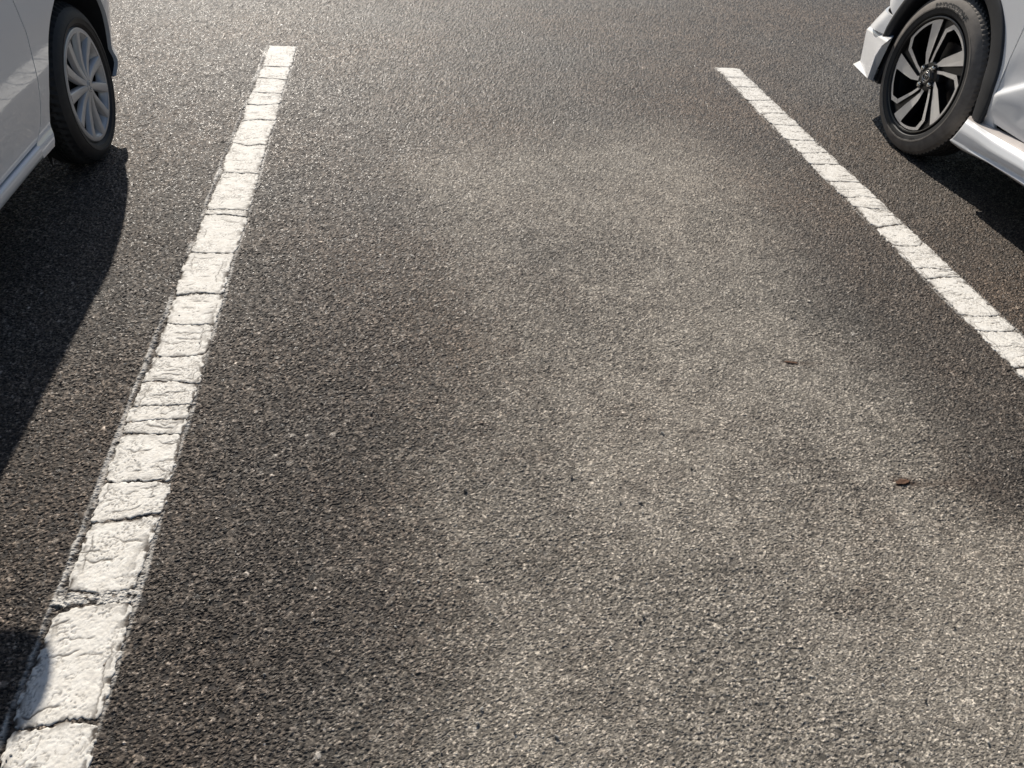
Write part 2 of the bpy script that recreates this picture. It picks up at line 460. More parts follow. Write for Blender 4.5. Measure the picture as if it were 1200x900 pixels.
# ------------------------------------------------------------------ painted lines: cracked slabs of thick road paint
CR_L = [0.20, 0.40, 0.601, 0.822, 0.846, 1.015, 1.119, 1.264, 1.309, 1.362, 1.449, 1.55, 1.687, 1.831, 2.055, 2.301, 2.342, 2.617,
        2.867, 3.126, 3.289, 3.433, 3.621, 3.789, 4.107]
CR_R = [0.62, 0.86, 1.111, 1.243, 1.429, 1.601, 1.683, 1.919, 1.968, 2.119, 2.277, 2.413, 2.508, 2.646, 2.811, 2.926, 3.076, 3.247,
        3.398, 3.57, 3.768, 3.914, 4.074]

def build_line(L, cracks, label, wide):
    seed = L['seed']
    root = thing('parking_line', label, 'parking line', (L['xc'], 0, 0), 'painted lines between the parking bays')
    rr = np.random.default_rng(seed)
    K = len(cracks)
    amp = [0.017 * rr.uniform(0.4, 1.3) for _ in range(K)]; tilt = [rr.uniform(-0.014, 0.014) for _ in range(K)]; tilt[-1] = 0.0
    bow = [rr.uniform(-0.018, 0.018) for _ in range(K)]
    gapw = [wide * rr.choice([0.5, 0.8, 1.0, 1.6, 2.2]) for _ in range(K)]
    amp[-1] = 0.001; bow[-1] = 0.0; gapw[-1] = 0.0

    def crack(k, t):
        return cracks[k] + amp[k] * 2 * (fbm(t * 0.12, t * 0 + 0.37 * k, 0.060, seed + 60 + k, 5) - 0.5) + bow[k] * (t - 0.5) ** 2 * 4 * 0.5 + tilt[k] * (t - 0.5)
    for k in range(K - 1):
        if L is LINES[0] and k == 3: continue            # this bit has crumbled away
        ln = cracks[k + 1] - cracks[k]
        mid = 0.5 * (cracks[k] + cracks[k + 1])
        stp = 0.0016 if mid < 1.6 else (0.0024 if mid < 2.6 else 0.0036)
        na = max(8, int(ln / (stp * 1.25))); nb = max(20, int((LW - L['li'] - L['ri']) / stp))
        S, T = np.meshgrid(np.linspace(0, 1, na), np.linspace(0, 1, nb), indexing='ij')
        lo = crack(k, T) + gapw[k] * np.clip(2.2 * vnoise(T * 0.12, T * 0, 0.025, seed + k) - 0.35, 0.06, 1.6); hi = crack(k + 1, T) - gapw[k + 1] * np.clip(2.2 * vnoise(T * 0.12, T * 0, 0.025, seed + k + 1) - 0.35, 0.06, 1.6)
        if k == K - 2: hi = hi * 0 + L['y1']
        Yv = lo + (hi - lo) * S
        xl_, xr_ = slab_edges(L, Yv)
        # worn, rounded corners
        e = np.minimum(Yv - lo, hi - Yv)
        rc = rr.uniform(0.002, 0.012)
        cor = (rc * np.exp(-np.clip(e, 0, 1) / (rc * 0.8))) * (0.4 if k == K - 2 else 1.0)
        xl_ = xl_ + cor * 0.9; xr_ = xr_ - cor * 0.7
        Xv = xl_ + (xr_ - xl_) * T
        # ragged outline
        de = np.minimum(np.minimum(Xv - xl_, xr_ - Xv), e)
        jag = np.exp(-de / 0.005)
        Xv = Xv + jag * 0.006 * (vnoise(Xv + 7, Yv + 7, 0.006, seed + 3) - 0.5)
        Yv = Yv + jag * 0.006 * (vnoise(Xv + 9, Yv + 3, 0.006, seed + 4) - 0.5)
        zt = 0.0016 + 0.0008 * (fbm(Xv + 40, Yv + 40, 0.035, seed + 9, 3) - 0.5) + 0.0007 * (fbm(Xv + 40, Yv + 40, 0.005, seed + 10, 2) - 0.5)
        zt = zt + (fbm(Xv + 40, Yv + 40, 0.11, 5, 3) - 0.5) * 0.0030
        zt = zt - 0.0013 * np.exp(-de / 0.0016)
        # the asphalt's grain shows through the film
        g1, _ = stones(Xv + 40.0, Yv + 40.0, 0.0066, 100, 0.62, 0.38, 0.70)
        g2, _ = stones(Xv + 40.0, Yv + 40.0, 0.0036, 200, 0.88, 0.42, 0.74)
        gr = np.maximum(g1, 0.82 * g2)
        zt = zt + 0.0010 * (gr - 0.6)
        # hairline cracks
        cr = 0.55 * sstep(0.30, 0.05, gr) * sstep(0.40, 0.62, fbm(Xv + 40, Yv + 40, 0.04, seed + 530, 3))
        for q in range(int(rr.integers(3, 9)) if ln > 0.06 else 2):
            a0 = rr.uniform(0.1, 0.9); t0 = rr.uniform(-0.1, 0.7); t1 = t0 + rr.uniform(0.15, 0.6)
            yc_ = lo + (hi - lo) * a0 + 0.018 * (fbm(T * 0.12 + q, T * 0 + k, 0.03, seed + 200 + q, 4) - 0.5) * 2
            w_ = 0.0014 * rr.uniform(0.6, 1.8) * (0.5 + vnoise(T * 0.12, T * 0 + q, 0.01, seed + 5))
            cr = np.maximum(cr, np.exp(-((Yv - yc_) / w_) ** 2) * sstep(t0, t0 + 0.08, T) * sstep(t1, t1 - 0.08, T))
        for q in range(int(rr.integers(1, 3))):
            t0 = rr.choice([rr.uniform(0.05, 0.2), rr.uniform(0.75, 0.95)]); s0 = rr.uniform(-0.2, 0.6); s1 = s0 + rr.uniform(0.3, 0.8)
            xc_ = xl_ + (xr_ - xl_) * t0 + 0.012 * (fbm(Yv, Yv * 0 + q, 0.03, seed + 300 + q, 4) - 0.5) * 2
            cr = np.maximum(cr, 0.9 * np.exp(-((Xv - xc_) / 0.0013) ** 2) * sstep(s0, s0 + 0.1, S) * sstep(s1, s1 - 0.1, S))
        # crazing: cell borders of a fine network, only here and there
        n1 = fbm(Xv + 40, Yv + 40, 0.030, seed + 400, 3)
        craze = sstep(0.018, 0.004, np.abs(n1 - 0.5)) * sstep(0.42, 0.60, fbm(Xv + 40, Yv + 40, 0.07, seed + 401, 2))
        cr = np.maximum(cr, 0.55 * craze)
        side = np.minimum((Xv - xl_) * 1.4, (xr_ - Xv) * 0.8)
        crumb = sstep(0.50, 0.62, fbm(Xv + 40, Yv * 0.6 + 40, 0.009, seed + 500, 4)) * np.exp(-np.clip(side, 0, 1) / 0.010)
        endc = sstep(0.50, 0.60, fbm(Xv * 0.7 + 40, Yv + 40, 0.009, seed + 510, 4)) * np.exp(-np.clip(e, 0, 1) / 0.007)
        cr = np.maximum(cr, 0.95 * np.clip(1.5 * np.maximum(crumb, 0.7 * endc), 0, 1))
        n5 = fbm(Xv * 0.45 + 40, Yv * 1.5 + 40, 0.022, seed + 520, 4)
        cr = np.maximum(cr, 0.6 * sstep(0.010, 0.002, np.abs(n5 - 0.52)) * sstep(0.35, 0.6, fbm(Xv + 40, Yv + 40, 0.05, seed + 521, 2)))
        dirt = 0.30 * np.exp(-de / 0.006) * vnoise(Xv + 40, Yv + 40, 0.01, seed + 12)
        zt = zt - 0.0016 * cr
        cr = np.clip(cr + dirt, 0, 1)
        co = np.stack([Xv - L['xc'], Yv, zt], -1)
        # skirt
        def ringpad(A, val=None):
            P = np.pad(A, 1, mode='edge')
            if val is not None:
                P[0, :] = P[-1, :] = val; P[:, 0] = P[:, -1] = val
            return P
        cx, cy = ringpad(co[..., 0]), ringpad(co[..., 1])
        cz = ringpad(co[..., 2], -0.007)
        cc = ringpad(cr, 0.7)
        me = mesh_np('paint_slab', np.stack([cx, cy, cz], -1).reshape(-1, 3), grid_quads(na + 2, nb + 2), {'crack': cc.ravel()}, M['paint'])
        link('paint_slab', me, root)
    return root

build_line(LINES[0], CR_L, 'cracked white parking line with crumbled edges beside the car with silver wheel covers', 0.0013)
build_line(LINES[1], CR_R, 'cleaner white parking line with thin cracks beside the car with two-tone alloy wheels', 0.0008)

# loose grit lying on the asphalt
def build_grit(name, label, n, radii, mat, seed, spots=()):
    bm = bmesh.new()
    rr = random.Random(seed)
    todo = [(x, y, rr.uniform(0.0028, 0.0044)) for x, y in spots]
    for i in range(n):
        y = rr.uniform(0.3, 3.6)
        todo.append((rr.uniform(-0.62 - 0.35 * y, 1.0 + 0.7 * y), y, rr.choice(radii) * rr.uniform(0.8, 1.25)))
    for x, y, r in todo:
        mt = Matrix.Translation((x, y, 0.0010 + r * 0.3)) @ Matrix.Rotation(rr.uniform(0, 6.28), 4, 'Z') @ Matrix.Rotation(rr.uniform(-.4, .4), 4, 'X') @ Matrix.Diagonal((rr.uniform(.8, 1.6), rr.uniform(.7, 1.1), rr.uniform(.5, .8), 1))
        res = bmesh.ops.create_icosphere(bm, subdivisions=1, radius=r, matrix=mt)
        for v in res['verts']:
            v.co += Vector((rr.uniform(-1, 1), rr.uniform(-1, 1), rr.uniform(-1, 1))) * r * 0.25
    me = bpy.data.meshes.new(name); bm.to_mesh(me); bm.free()
    me.materials.append(mat)
    o = link(name, me)
    o['kind'] = 'stuff'; o['label'] = label; o['category'] = 'grit'
PEBBLES = [(0.383, 1.076), (0.446, 0.70), (0.456, 0.712), (-0.077, 1.31), (0.067, 0.886), (0.677, 1.086), (0.134, 1.052), (1.087, 0.638), (-0.206, 1.014), (0.525, 0.992)]
build_grit('loose_grit', 'pale loose grit scattered over the asphalt', 300, [0.0013, 0.0016, 0.002, 0.0025, 0.003], M['grit'], 5)
build_grit('dark_grit', 'dark bitumen crumbs scattered over the asphalt', 150, [0.0012, 0.0015, 0.002, 0.0026], M['dark_grit'], 9, PEBBLES)

def build_leaf(x, y, ln, wd, rot, label):
    """a curled scrap of dry leaf"""
    P = []; rr = np.random.default_rng(int(x * 1000))
    nu, nv = 14, 7
    for i in range(nu):
        u = i / (nu - 1)
        half = wd * (math.sin(math.pi * min(1, u * 1.02 + 0.02)) ** 0.6 * (0.75 + 0.5 * rr.random()) + 0.04)
        for j in range(nv):
            v = j / (nv - 1) * 2 - 1
            px = (u - 0.5) * ln; py = v * half
            P.append((x + px * math.cos(rot) - py * math.sin(rot), y + px * math.sin(rot) + py * math.cos(rot), 0.0003 + 0.0008 * v * v * math.sin(math.pi * u) + 0.001 * (u - 0.4) ** 2 + 0.0012 * rr.random()))
    P = np.array(P) - (x, y, 0)
    me = mesh_np('dry_leaf', P, grid_quads(nu, nv), None, M['leaf'], True)
    o = link('dry_leaf', me); o.location = (x, y, 0)
    md = o.modifiers.new('thickness', 'SOLIDIFY'); md.thickness = 0.0006
    o['label'] = label; o['category'] = 'leaf'
build_leaf(1.193, 1.016, 0.040, 0.007, 0.15, 'brown scrap of dry leaf with a rusty smear beside it')
build_leaf(1.105, 1.472, 0.040, 0.004, -0.25, 'thin brown sliver of dry leaf nearer to the cleaner white line')

# ------------------------------------------------------------------ car building helpers
def interp(xs, ys):
    xs = np.array(xs, float); ys = np.array(ys, float)
    return lambda v: np.interp(v, xs, ys)

def smooth_interp(xs, ys, n=160, k=7):
    a = np.linspace(xs[0], xs[-1], n); b = np.interp(a, xs, ys)
    bp = np.pad(b, k, mode='edge'); b = np.convolve(bp, np.ones(2 * k + 1) / (2 * k + 1), 'valid')
    return lambda v: np.interp(v, a, b)

class Car:
    def __init__(s, root, cx, X, base):
        s.root = root; s.cx = cx; s.X = X; s.base = base

    def put(s, name, pts, faces, mat, parent=None, smooth=True, off=(0, 0, 0)):
        """pts in world coordinates"""
        pts = np.asarray(pts, float) - np.array(s.base) - np.array(off)
        me = bpy.data.meshes.new(name)
        me.from_pydata([tuple(p) for p in pts], [], [tuple(int(i) for i in f) for f in faces])
        for mm in (mat if isinstance(mat, (list, tuple)) else [mat]): me.materials.append(mm)
        if smooth: me.shade_smooth()
        me.update()
        return link(name, me, parent or s.root)

    def patch(s, name, Yg, Zg, sg, mat, push=0.0, lip=0.014, parent=None, Xfun=None):
        """panel on the body side over a grid of (y, z); its border is folded inwards"""
        Xg = (Xfun or s.X)(Yg, Zg) + push
        nr, nc = Yg.shape
        P = np.stack([s.cx + sg * Xg, Yg, Zg], -1).reshape(-1, 3)
        q = grid_quads(nr, nc)
        idx = np.arange(nr * nc).reshape(nr, nc)
        ring = np.concatenate([idx[0, :-1], idx[:-1, -1], idx[-1, :0:-1], idx[:0:-1, 0]])
        n = len(P)
        R1 = P[ring].copy(); R1[:, 0] -= sg * 0.002
        cen = P.mean(0)
        R2 = P[ring].copy(); R2[:, 0] -= sg * lip
        P2 = np.concatenate([P, R2])
        k = len(ring)
        f = [tuple(a) for a in q] + [(ring[i], ring[(i + 1) % k], n + (i + 1) % k, n + i) for i in range(k)]
        o = s.put(name, P2, f, mat, parent)
        me = o.data
        # sharp fold
        bm = bmesh.new(); bm.from_mesh(me)
        bmesh.ops.recalc_face_normals(bm, faces=bm.faces)
        bm.edges.ensure_lookup_table()
        for e in bm.edges:
            if len(e.link_faces) == 2 and e.calc_face_angle(0) > 0.8: e.smooth = False
        bm.to_mesh(me); bm.free()
        return o

def ray_poly(cy, cz, ang, poly):
    d = np.array([math.cos(ang), math.sin(ang)]); best = None
    n = len(poly)
    for i in range(n):
        a = np.array(poly[i]) - (cy, cz); b = np.array(poly[(i + 1) % n]) - (cy, cz)
        e = b - a; den = d[0] * e[1] - d[1] * e[0]
        if abs(den) < 1e-9: continue
        t = (a[0] * e[1] - a[1] * e[0]) / den; u = (a[0] * d[1] - a[1] * d[0]) / den
        if t > 0 and -1e-6 <= u <= 1 + 1e-6 and (best is None or t > best): best = t
    return best

def polar_grid(cy, cz, rin, poly, a0, a1, nphi=90, nr=14, power=1.35):
    angs = list(np.linspace(a0, a1, nphi))
    for p in poly:
        a = math.degrees(math.atan2(p[1] - cz, p[0] - cy))
        if a < a0 - 1: a += 360
        if a0 < a < a1: angs.append(a)
    angs = sorted(angs)
    Yg = []; Zg = []
    for a in angs:
        ri = rin(a); ro = ray_poly(cy, cz, math.radians(a), poly)
        if ro is None: ro = ri + 0.01
        ro = max(ro, ri + 0.003)
        t = np.linspace(0, 1, nr) ** power
        rr_ = ri + (ro - ri) * t
        Yg.append(cy + rr_ * math.cos(math.radians(a))); Zg.append(cz + rr_ * math.sin(math.radians(a)))
    return np.array(Yg), np.array(Zg)

def lathe(car, name, prof, cx, cy, cz, sg, mat, parent, seg=96, flat=None, mod=None, mats=None):
    """profile (radius, depth inwards from the wheel's outer face) spun round the axle"""
    a = np.linspace(0, 2 * math.pi, seg, endpoint=False)
    nprof = len(prof)
    P = []
    for i, (r, d) in enumerate(prof):
        rr_ = np.full(seg, r)
        if mod: rr_ = mod(i, r, d, a, rr_)
        P.append(np.stack([np.full(seg, cx - sg * d), cy + rr_ * np.cos(a), cz + rr_ * np.sin(a)], -1))
    P = np.concatenate(P)
    if flat is not None: P[:, 2] = np.maximum(P[:, 2], flat)
    o = car.put(name, P, grid_quads(nprof, seg, closed_c=True), mat, parent)
    if mats is not None:
        idx = np.repeat(np.array(mats), seg).astype(np.int32)
        o.data.polygons.foreach_set('material_index', idx)
    bm = bmesh.new(); bm.from_mesh(o.data); bmesh.ops.recalc_face_normals(bm, faces=bm.faces)
    for e in bm.edges:
        if len(e.link_faces) == 2 and e.calc_face_angle(0) > 0.7: e.smooth = False
    bm.to_mesh(o.data); bm.free()
    return o

def prism(car, name, poly, depth, back, cx, cy, cz, sg, mats, parent, inset=0.0, dish=None):
    """flat outline in the wheel plane (y, z about the hub), front face at depth(r), walls going back"""
    n = len(poly); poly = np.array(poly, float)
    r = np.hypot(poly[:, 0], poly[:, 1])
    fd = np.array([depth(v) for v in r])
    c = poly.mean(0)
    def w(p, d): return np.stack([cx - sg * d, cy + p[:, 0], cz + p[:, 1]], -1)
    front = w(poly, fd); bk = w(c + (poly - c) * (1 + inset), fd + back)
    P = np.concatenate([front, bk])
    f = [tuple(range(n))] + [(i, (i + 1) % n, n + (i + 1) % n, n + i) for i in range(n)]
    o = car.put(name, P, f, mats, parent, smooth=False)
    if len(mats) > 1:
        o.data.polygons.foreach_set('material_index', np.array([0] + [1] * n, np.int32))
    bm = bmesh.new(); bm.from_mesh(o.data); bmesh.ops.recalc_face_normals(bm, faces=bm.faces); bm.to_mesh(o.data); bm.free()
    return o

def box(car, name, lo, hi, mat, parent=None, bev=0.0):
    bm = bmesh.new()
    bmesh.ops.create_cube(bm, size=1.0)
    lo = np.array(lo, float); hi = np.array(hi, float)
    for v in bm.verts:
        v.co = Vector(((lo + hi) / 2 + np.array(v.co) * (hi - lo) - np.array(car.base)))
    if bev: bmesh.ops.bevel(bm, geom=bm.edges[:], offset=bev, segments=3, affect='EDGES')
    me = bpy.data.meshes.new(name); bm.to_mesh(me); bm.free(); me.materials.append(mat)
    if bev: me.shade_smooth()
    return link(name, me, parent or car.root)

def surf(car, name, G, mat, parent=None, smooth=True, thick=0.0):
    G = np.asarray(G, float); nr, nc = G.shape[:2]
    o = car.put(name, G.reshape(-1, 3), grid_quads(nr, nc), mat, parent, smooth)
    if thick:
        md = o.modifiers.new('thickness', 'SOLIDIFY'); md.thickness = thick; md.offset = 0
    return o

def lerp_surf(c00, c10, c11, c01, nr=8, nc=8, bulge=(0, 0, 0)):
    s_, t_ = np.meshgrid(np.linspace(0, 1, nr), np.linspace(0, 1, nc), indexing='ij')
    c00, c10, c11, c01, bl = map(lambda v: np.array(v, float), (c00, c10, c11, c01, bulge))
    G = (1 - s_)[..., None] * ((1 - t_)[..., None] * c00 + t_[..., None] * c01) + s_[..., None] * ((1 - t_)[..., None] * c10 + t_[..., None] * c11)
    return G + (16 * s_ * (1 - s_) * t_ * (1 - t_))[..., None] * bl

def tread_mod(n, depth_set, period_deg=5.0, cut=0.006, duty=0.30):
    def f(i, r, d, a, rr_):
        if i in depth_set:
            ph = (np.degrees(a) + 9 * d / 0.05) % period_deg
            return rr_ - cut * (ph < period_deg * duty)
        return rr_
    return f

def make_tyre(car, parent, cx, cy, cz, sg, Rt, rb, width, mats, seg=288, dusty=None, period=5.0):
    k = Rt - rb
    prof = [(rb - 0.006, 0.030), (rb + 0.002, 0.016), (rb + 0.012, 0.008), (rb + 0.05 * k + 0.010, 0.004), (rb + 0.33 * k, 0.0005),
            (rb + 0.34 * k, -0.0012), (rb + 0.40 * k, -0.0014), (rb + 0.41 * k, 0.0), (rb + 0.55 * k, 0.0025), (rb + 0.70 * k, 0.0095), (rb + 0.80 * k, 0.0175),
            (rb + 0.81 * k, 0.0160), (rb + 0.90 * k, 0.0255), (rb + 0.955 * k, 0.034), (rb + 0.985 * k, 0.040), (Rt - 0.001, 0.052), (Rt, 0.062),
            (Rt - 0.008, 0.064), (Rt - 0.008, 0.072), (Rt + 0.0005, 0.074), (Rt + 0.0005, width / 2 - 0.006),
            (Rt - 0.008, width / 2 - 0.005), (Rt - 0.008, width / 2 + 0.005)]
    half = [(r, width - d) for (r, d) in prof[:-2]][::-1]
    prof = prof + half
    n1 = 23
    cuts = {12, 13, 14, 15, 16, 19, 20}
    tr = tread_mod(len(prof), cuts, period)
    mi = []
    for i in range(len(prof) - 1):
        rmid = (prof[i][0] + prof[i + 1][0]) / 2
        mi.append(1 if rmid > rb + 0.95 * k else (2 if (dusty and dusty[0] < (rmid - rb) / k < dusty[1] and i < 20) else 0))
    return lathe(car, 'tyre', prof, cx, cy, cz, sg, mats, parent, seg, 0.0025, tr, mi)

def text_mesh(body, size=1.0):
    cu = bpy.data.curves.new('letters', 'FONT'); cu.body = body; cu.size = size; cu.resolution_u = 4
    cu.extrude = 0.0; cu.offset = 0.012
    ob = bpy.data.objects.new('letters', cu); COL.objects.link(ob)
    dg = bpy.context.evaluated_depsgraph_get()
    me = bpy.data.meshes.new_from_object(ob.evaluated_get(dg))
    bpy.data.objects.remove(ob)
    v = np.array([tuple(p.co) for p in me.vertices]); f = [tuple(p.vertices) for p in me.polygons]
    bpy.data.meshes.remove(me)
    return v, f

# ================================================================== car with silver wheel covers (beside the crumbled line)
def build_hatchback():
    base = (-1.765, 1.55, 0.0)
    root = thing('parked_car', 'white hatchback with silver many-spoke wheel cover and shaded door, beside the crumbled line', 'car', base, 'parked cars')
    cx = base[0]
    FY, RY, WZ = 2.753, 0.25, 0.250
    pz = smooth_interp([0.10, 0.20, 0.235, 0.262, 0.270, 0.30, 0.42, 0.55, 0.66, 0.76, 0.86, 0.95],
                       [0.700, 0.716, 0.728, 0.724, 0.714, 0.716, 0.731, 0.737, 0.735, 0.722, 0.694, 0.66], 240, 3)
    def X(y, z):
        v = pz(z)
        v = v - 1.3 * np.clip(y - (3.04 - 0.07 * np.clip((0.45 - z) / 0.25, 0, 1)), 0, 1) ** 2 - 0.5 * np.clip(0.05 - y, 0, 1) ** 2
        return v
    car = Car(root, cx, X, base)
    W = M['white']
    yd = smooth_interp([0.264, 0.269, 0.285, 0.303, 0.35, 0.413, 0.538, 0.629, 0.75, 0.87],
                       [2.190, 2.222, 2.268, 2.291, 2.318, 2.332, 2.345, 2.332, 2.318, 2.30], 200, 2)
    rin = interp([-40, -12, -7, 0, 25, 41, 60, 119, 137, 153, 164, 174.6, 182, 190], [0.258, 0.262, 0.285, 0.302, 0.314, 0.331, 0.342, 0.348, 0.358, 0.364, 0.371, 0.393, 0.436, 0.46])
    for sg in (1, -1):
        zz = np.array([0.262, 0.272, 0.285, 0.303, 0.35, 0.413, 0.48, 0.538, 0.60, 0.65, 0.75, 0.86])
        fr = [(2.32, 0.222), (2.218, 0.226)] + [(float(yd(z)) + 0.0045, float(z)) for z in zz] + \
             [(2.8, 0.845), (3.25, 0.74), (3.30, 0.5), (3.30, 0.40), (3.24, 0.31), (3.13, 0.222), (3.0, 0.200)]
        Yg, Zg = polar_grid(FY, WZ, rin, fr, -11.5, 183.6)
        car.patch('front_fender', Yg, Zg, sg, W)
        # doors
        for nm, y0, hasfront in (('front_door', 1.335, True), ('rear_door', 0.66, False)):
            zr = np.concatenate([np.linspace(0.271, 0.31, 10), np.linspace(0.32, 0.86, 34)])
            tt = np.linspace(0, 1, 30)
            Yg = np.array([[y0 + ((float(yd(z)) if hasfront else 1.330) - y0) * t for t in tt] for z in zr])
            Zg = np.repeat(zr[:, None], 30, 1)
            d = car.patch(nm, Yg, Zg, sg, W)
            # door handle
            yh = y0 + 0.10
            xh = cx + sg * (float(X(yh, 0.74)) + 0.012)
            pts = []
            for t in np.linspace(0, 1, 9):
                for a in np.linspace(0, 2 * math.pi, 8, endpoint=False):
                    pts.append((xh + sg * (0.018 * math.sin(math.pi * t) + 0.008 * math.cos(a)), yh + 0.17 * t, 0.74 + 0.012 * math.sin(a)))
            car.put('door_handle', pts, list(grid_quads(9, 8, closed_c=True)), W, d)
        # sill below the doors: rounded strip
        yy = np.linspace(0.62, 2.2155, 40)
        prof = [(0.2655, -0.012), (0.2655, 0.003), (0.262, 0.0055), (0.252, 0.0062), (0.240, 0.005), (0.230, 0.002), (0.224, -0.005), (0.222, -0.03), (0.222, -0.10)]
        G = np.array([[(cx + sg * (0.7225 + dx), y, z) for (z, dx) in prof] for y in yy])
        surf(car, 'sill', G, W)
        # rear quarter
        rq = interp([-40, 220], [0.345, 0.345])
        qp = [(0.652, 0.225), (0.652, 0.86), (-0.10, 0.86), (-0.22, 0.6), (-0.22, 0.25), (-0.10, 0.22)]
        Yg, Zg = polar_grid(RY, WZ, rq, qp, -5, 184)
        car.patch('rear_quarter', Yg, Zg, sg, W)
        # dark backing behind the gaps
        G = np.array([[(cx + sg * (float(X(y, z)) - 0.03), y, z) for z in np.linspace(0.24, 0.84, 12)] for y in np.linspace(0.60, 2.39, 30)])
        surf(car, 'inner_panel', G, M['gapdark'])
        # wheel housings
        for wy in (FY, RY):
            a = np.radians(np.linspace(-12, 192, 40)); 
            G = np.array([[(cx + sg * xx, wy + rr_ * math.cos(t), WZ + rr_ * math.sin(t)) for xx, rr_ in ((float(X(wy + (float(rin(math.degrees(t))) if wy > 1 else 0.35) * math.cos(t), WZ + (float(rin(math.degrees(t))) if wy > 1 else 0.35) * math.sin(t))) - 0.006, float(rin(math.degrees(t))) + 0.0015 if wy > 1 else 0.3465), (0.65, min(0.362, float(rin(math.degrees(t))) + 0.006) if wy > 1 else 0.362), (0.45, min(0.36, float(rin(math.degrees(t))) + 0.03)), (0.44, 0.05))] for t in a])
            surf(car, 'wheel_liner', G, M['plastic'])
    # bonnet, nose, tail, roof and glass
    ys = np.linspace(2.30, 3.33, 20); xs = np.linspace(-1, 1, 21)
    zt = smooth_interp([2.30, 2.8, 3.25, 3.40], [0.862, 0.847, 0.742, 0.66], 80, 4)
    G = [[(cx + u * (float(X(y, float(zt(y)) - 0.01)) + 0.002), y, float(zt(y)) - 0.004 + 0.06 * (1 - u ** 6)) for u in xs] for y in ys]
    surf(car, 'bonnet', G, W, thick=0.006)
    zs = np.linspace(0.36, 0.80, 20)
    G = [[(cx + u * (float(X(3.29, z)) - 0.003), 3.285 + 0.17 * (1 - abs(u) ** 3) - 0.10 * max(0, (z - 0.55)) ** 1.2, z) for u in xs] for z in zs]
    surf(car, 'front_bumper', G, W, thick=0.006)
    G = [[(cx + u * 0.45, 3.475 - 0.05 * abs(u) ** 3, z) for u in xs] for z in (0.42, 0.46, 0.50, 0.54)]
    surf(car, 'grille', G, M['plastic'], thick=0.006)
    for sg in (1, -1):
        G = [[(cx + sg * (0.600 - 0.16 * u), 3.315 + 0.135 * (1 - (1 - u) ** 2), 0.60 + 0.11 * v) for u in np.linspace(0, 1, 8)] for v in np.linspace(0, 1, 5)]
        surf(car, 'headlight', G, M['lamp'], thick=0.02)
    G = [[(cx + u * 0.70, -0.20 - 0.10 * (1 - abs(u) ** 3), z) for u in xs] for z in np.linspace(0.25, 0.90, 12)]
    surf(car, 'tailgate', G, W, thick=0.006)
    for sg in (1, -1):
        G = [[(cx + sg * (0.695 - 0.10 * u), -0.235 - 0.05 * u, 0.62 + 0.22 * v) for u in np.linspace(0, 1, 5)] for v in np.linspace(0, 1, 5)]
        surf(car, 'tail_light', G, M['red'], thick=0.02)
    rf = lerp_surf((cx - 0.55, -0.10, 1.46), (cx - 0.55, 1.62, 1.47), (cx + 0.55, 1.62, 1.47), (cx + 0.55, -0.10, 1.46), 16, 16, (0, 0, 0.055))
    surf(car, 'roof', rf, W, thick=0.02)
    surf(car, 'windscreen', lerp_surf((cx - 0.64, 2.36, 0.885), (cx - 0.545, 1.64, 1.462), (cx + 0.545, 1.64, 1.462), (cx + 0.64, 2.36, 0.885), 12, 14, (0, 0.07, 0.03)), M['glass'], thick=0.005)
    surf(car, 'rear_window', lerp_surf((cx - 0.62, -0.27, 0.90), (cx - 0.545, -0.12, 1.45), (cx + 0.545, -0.12, 1.45), (cx + 0.62, -0.27, 0.90), 8, 12, (0, -0.04, 0)), M['glass'], thick=0.005)
    def pillar(name, p, q, w, sg):
        p = np.array(p); q = np.array(q); d = np.array((0, w, 0))
        n_ = np.array((sg * 0.02, 0, 0.008))
        P = [p - d / 2, p + d / 2, q + d / 2, q - d / 2]
        pts = [v + n_ for v in P] + [v - n_ for v in P]
        car.put(name, pts, [(0, 1, 2, 3), (7, 6, 5, 4), (0, 4, 5, 1), (1, 5, 6, 2), (2, 6, 7, 3), (3, 7, 4, 0)], W, smooth=False)
    for sg in (1, -1):
        b = lambda y: cx + sg * 0.675
        t = lambda y: cx + sg * 0.552
        pillar('front_pillar', (b(0), 2.36, 0.86), (t(0), 1.64, 1.47), 0.09, sg)
        pillar('centre_pillar', (b(0), 1.33, 0.86), (t(0), 1.20, 1.475), 0.09, sg)
        pillar('rear_pillar', (b(0), 0.0, 0.86), (t(0), 0.02, 1.47), 0.30, sg)
        for (a0, a1, c0, c1) in ((1.38, 2.31, 1.25, 1.60), (0.15, 1.28, 0.17, 1.15)):
            surf(car, 'side_window', lerp_surf((b(0) - sg * 0.004, a0, 0.865), (t(0) - sg * 0.004, c0, 1.468), (t(0) - sg * 0.004, c1, 1.468), (b(0) - sg * 0.004, a1, 0.865), 6, 8, (sg * 0.02, 0, 0)), M['glass'], thick=0.004)
        # door mirror
        c = np.array((cx + sg * 0.826, 2.055, 0.985))
        pts = []
        for i, t_ in enumerate(np.linspace(0, 1, 11)):
            ang = math.pi * t_
            for a in np.linspace(0, 2 * math.pi, 20, endpoint=False):
                ca, sa = math.cos(a), math.sin(a)
                ex = math.copysign(abs(ca) ** 0.85, ca) * 0.090; ez = math.copysign(abs(sa) ** 0.85, sa) * 0.066
                rr_ = math.sin(ang) ** 0.45 if 0 < t_ < 1 else 0.02
                pts.append((c[0] + ex * rr_, c[1] - 0.045 * math.cos(ang), c[2] + ez * rr_))
        mo = car.put('door_mirror', pts, list(grid_quads(11, 20, closed_c=True)), W)
        pillar_pts = []
        for t_ in np.linspace(0, 1, 5):
            for a in np.linspace(0, 2 * math.pi, 8, endpoint=False):
                pillar_pts.append((cx + sg * (0.66 + 0.10 * t_), 2.10 + 0.022 * math.cos(a), 0.895 + 0.05 * t_ + 0.016 * math.sin(a)))
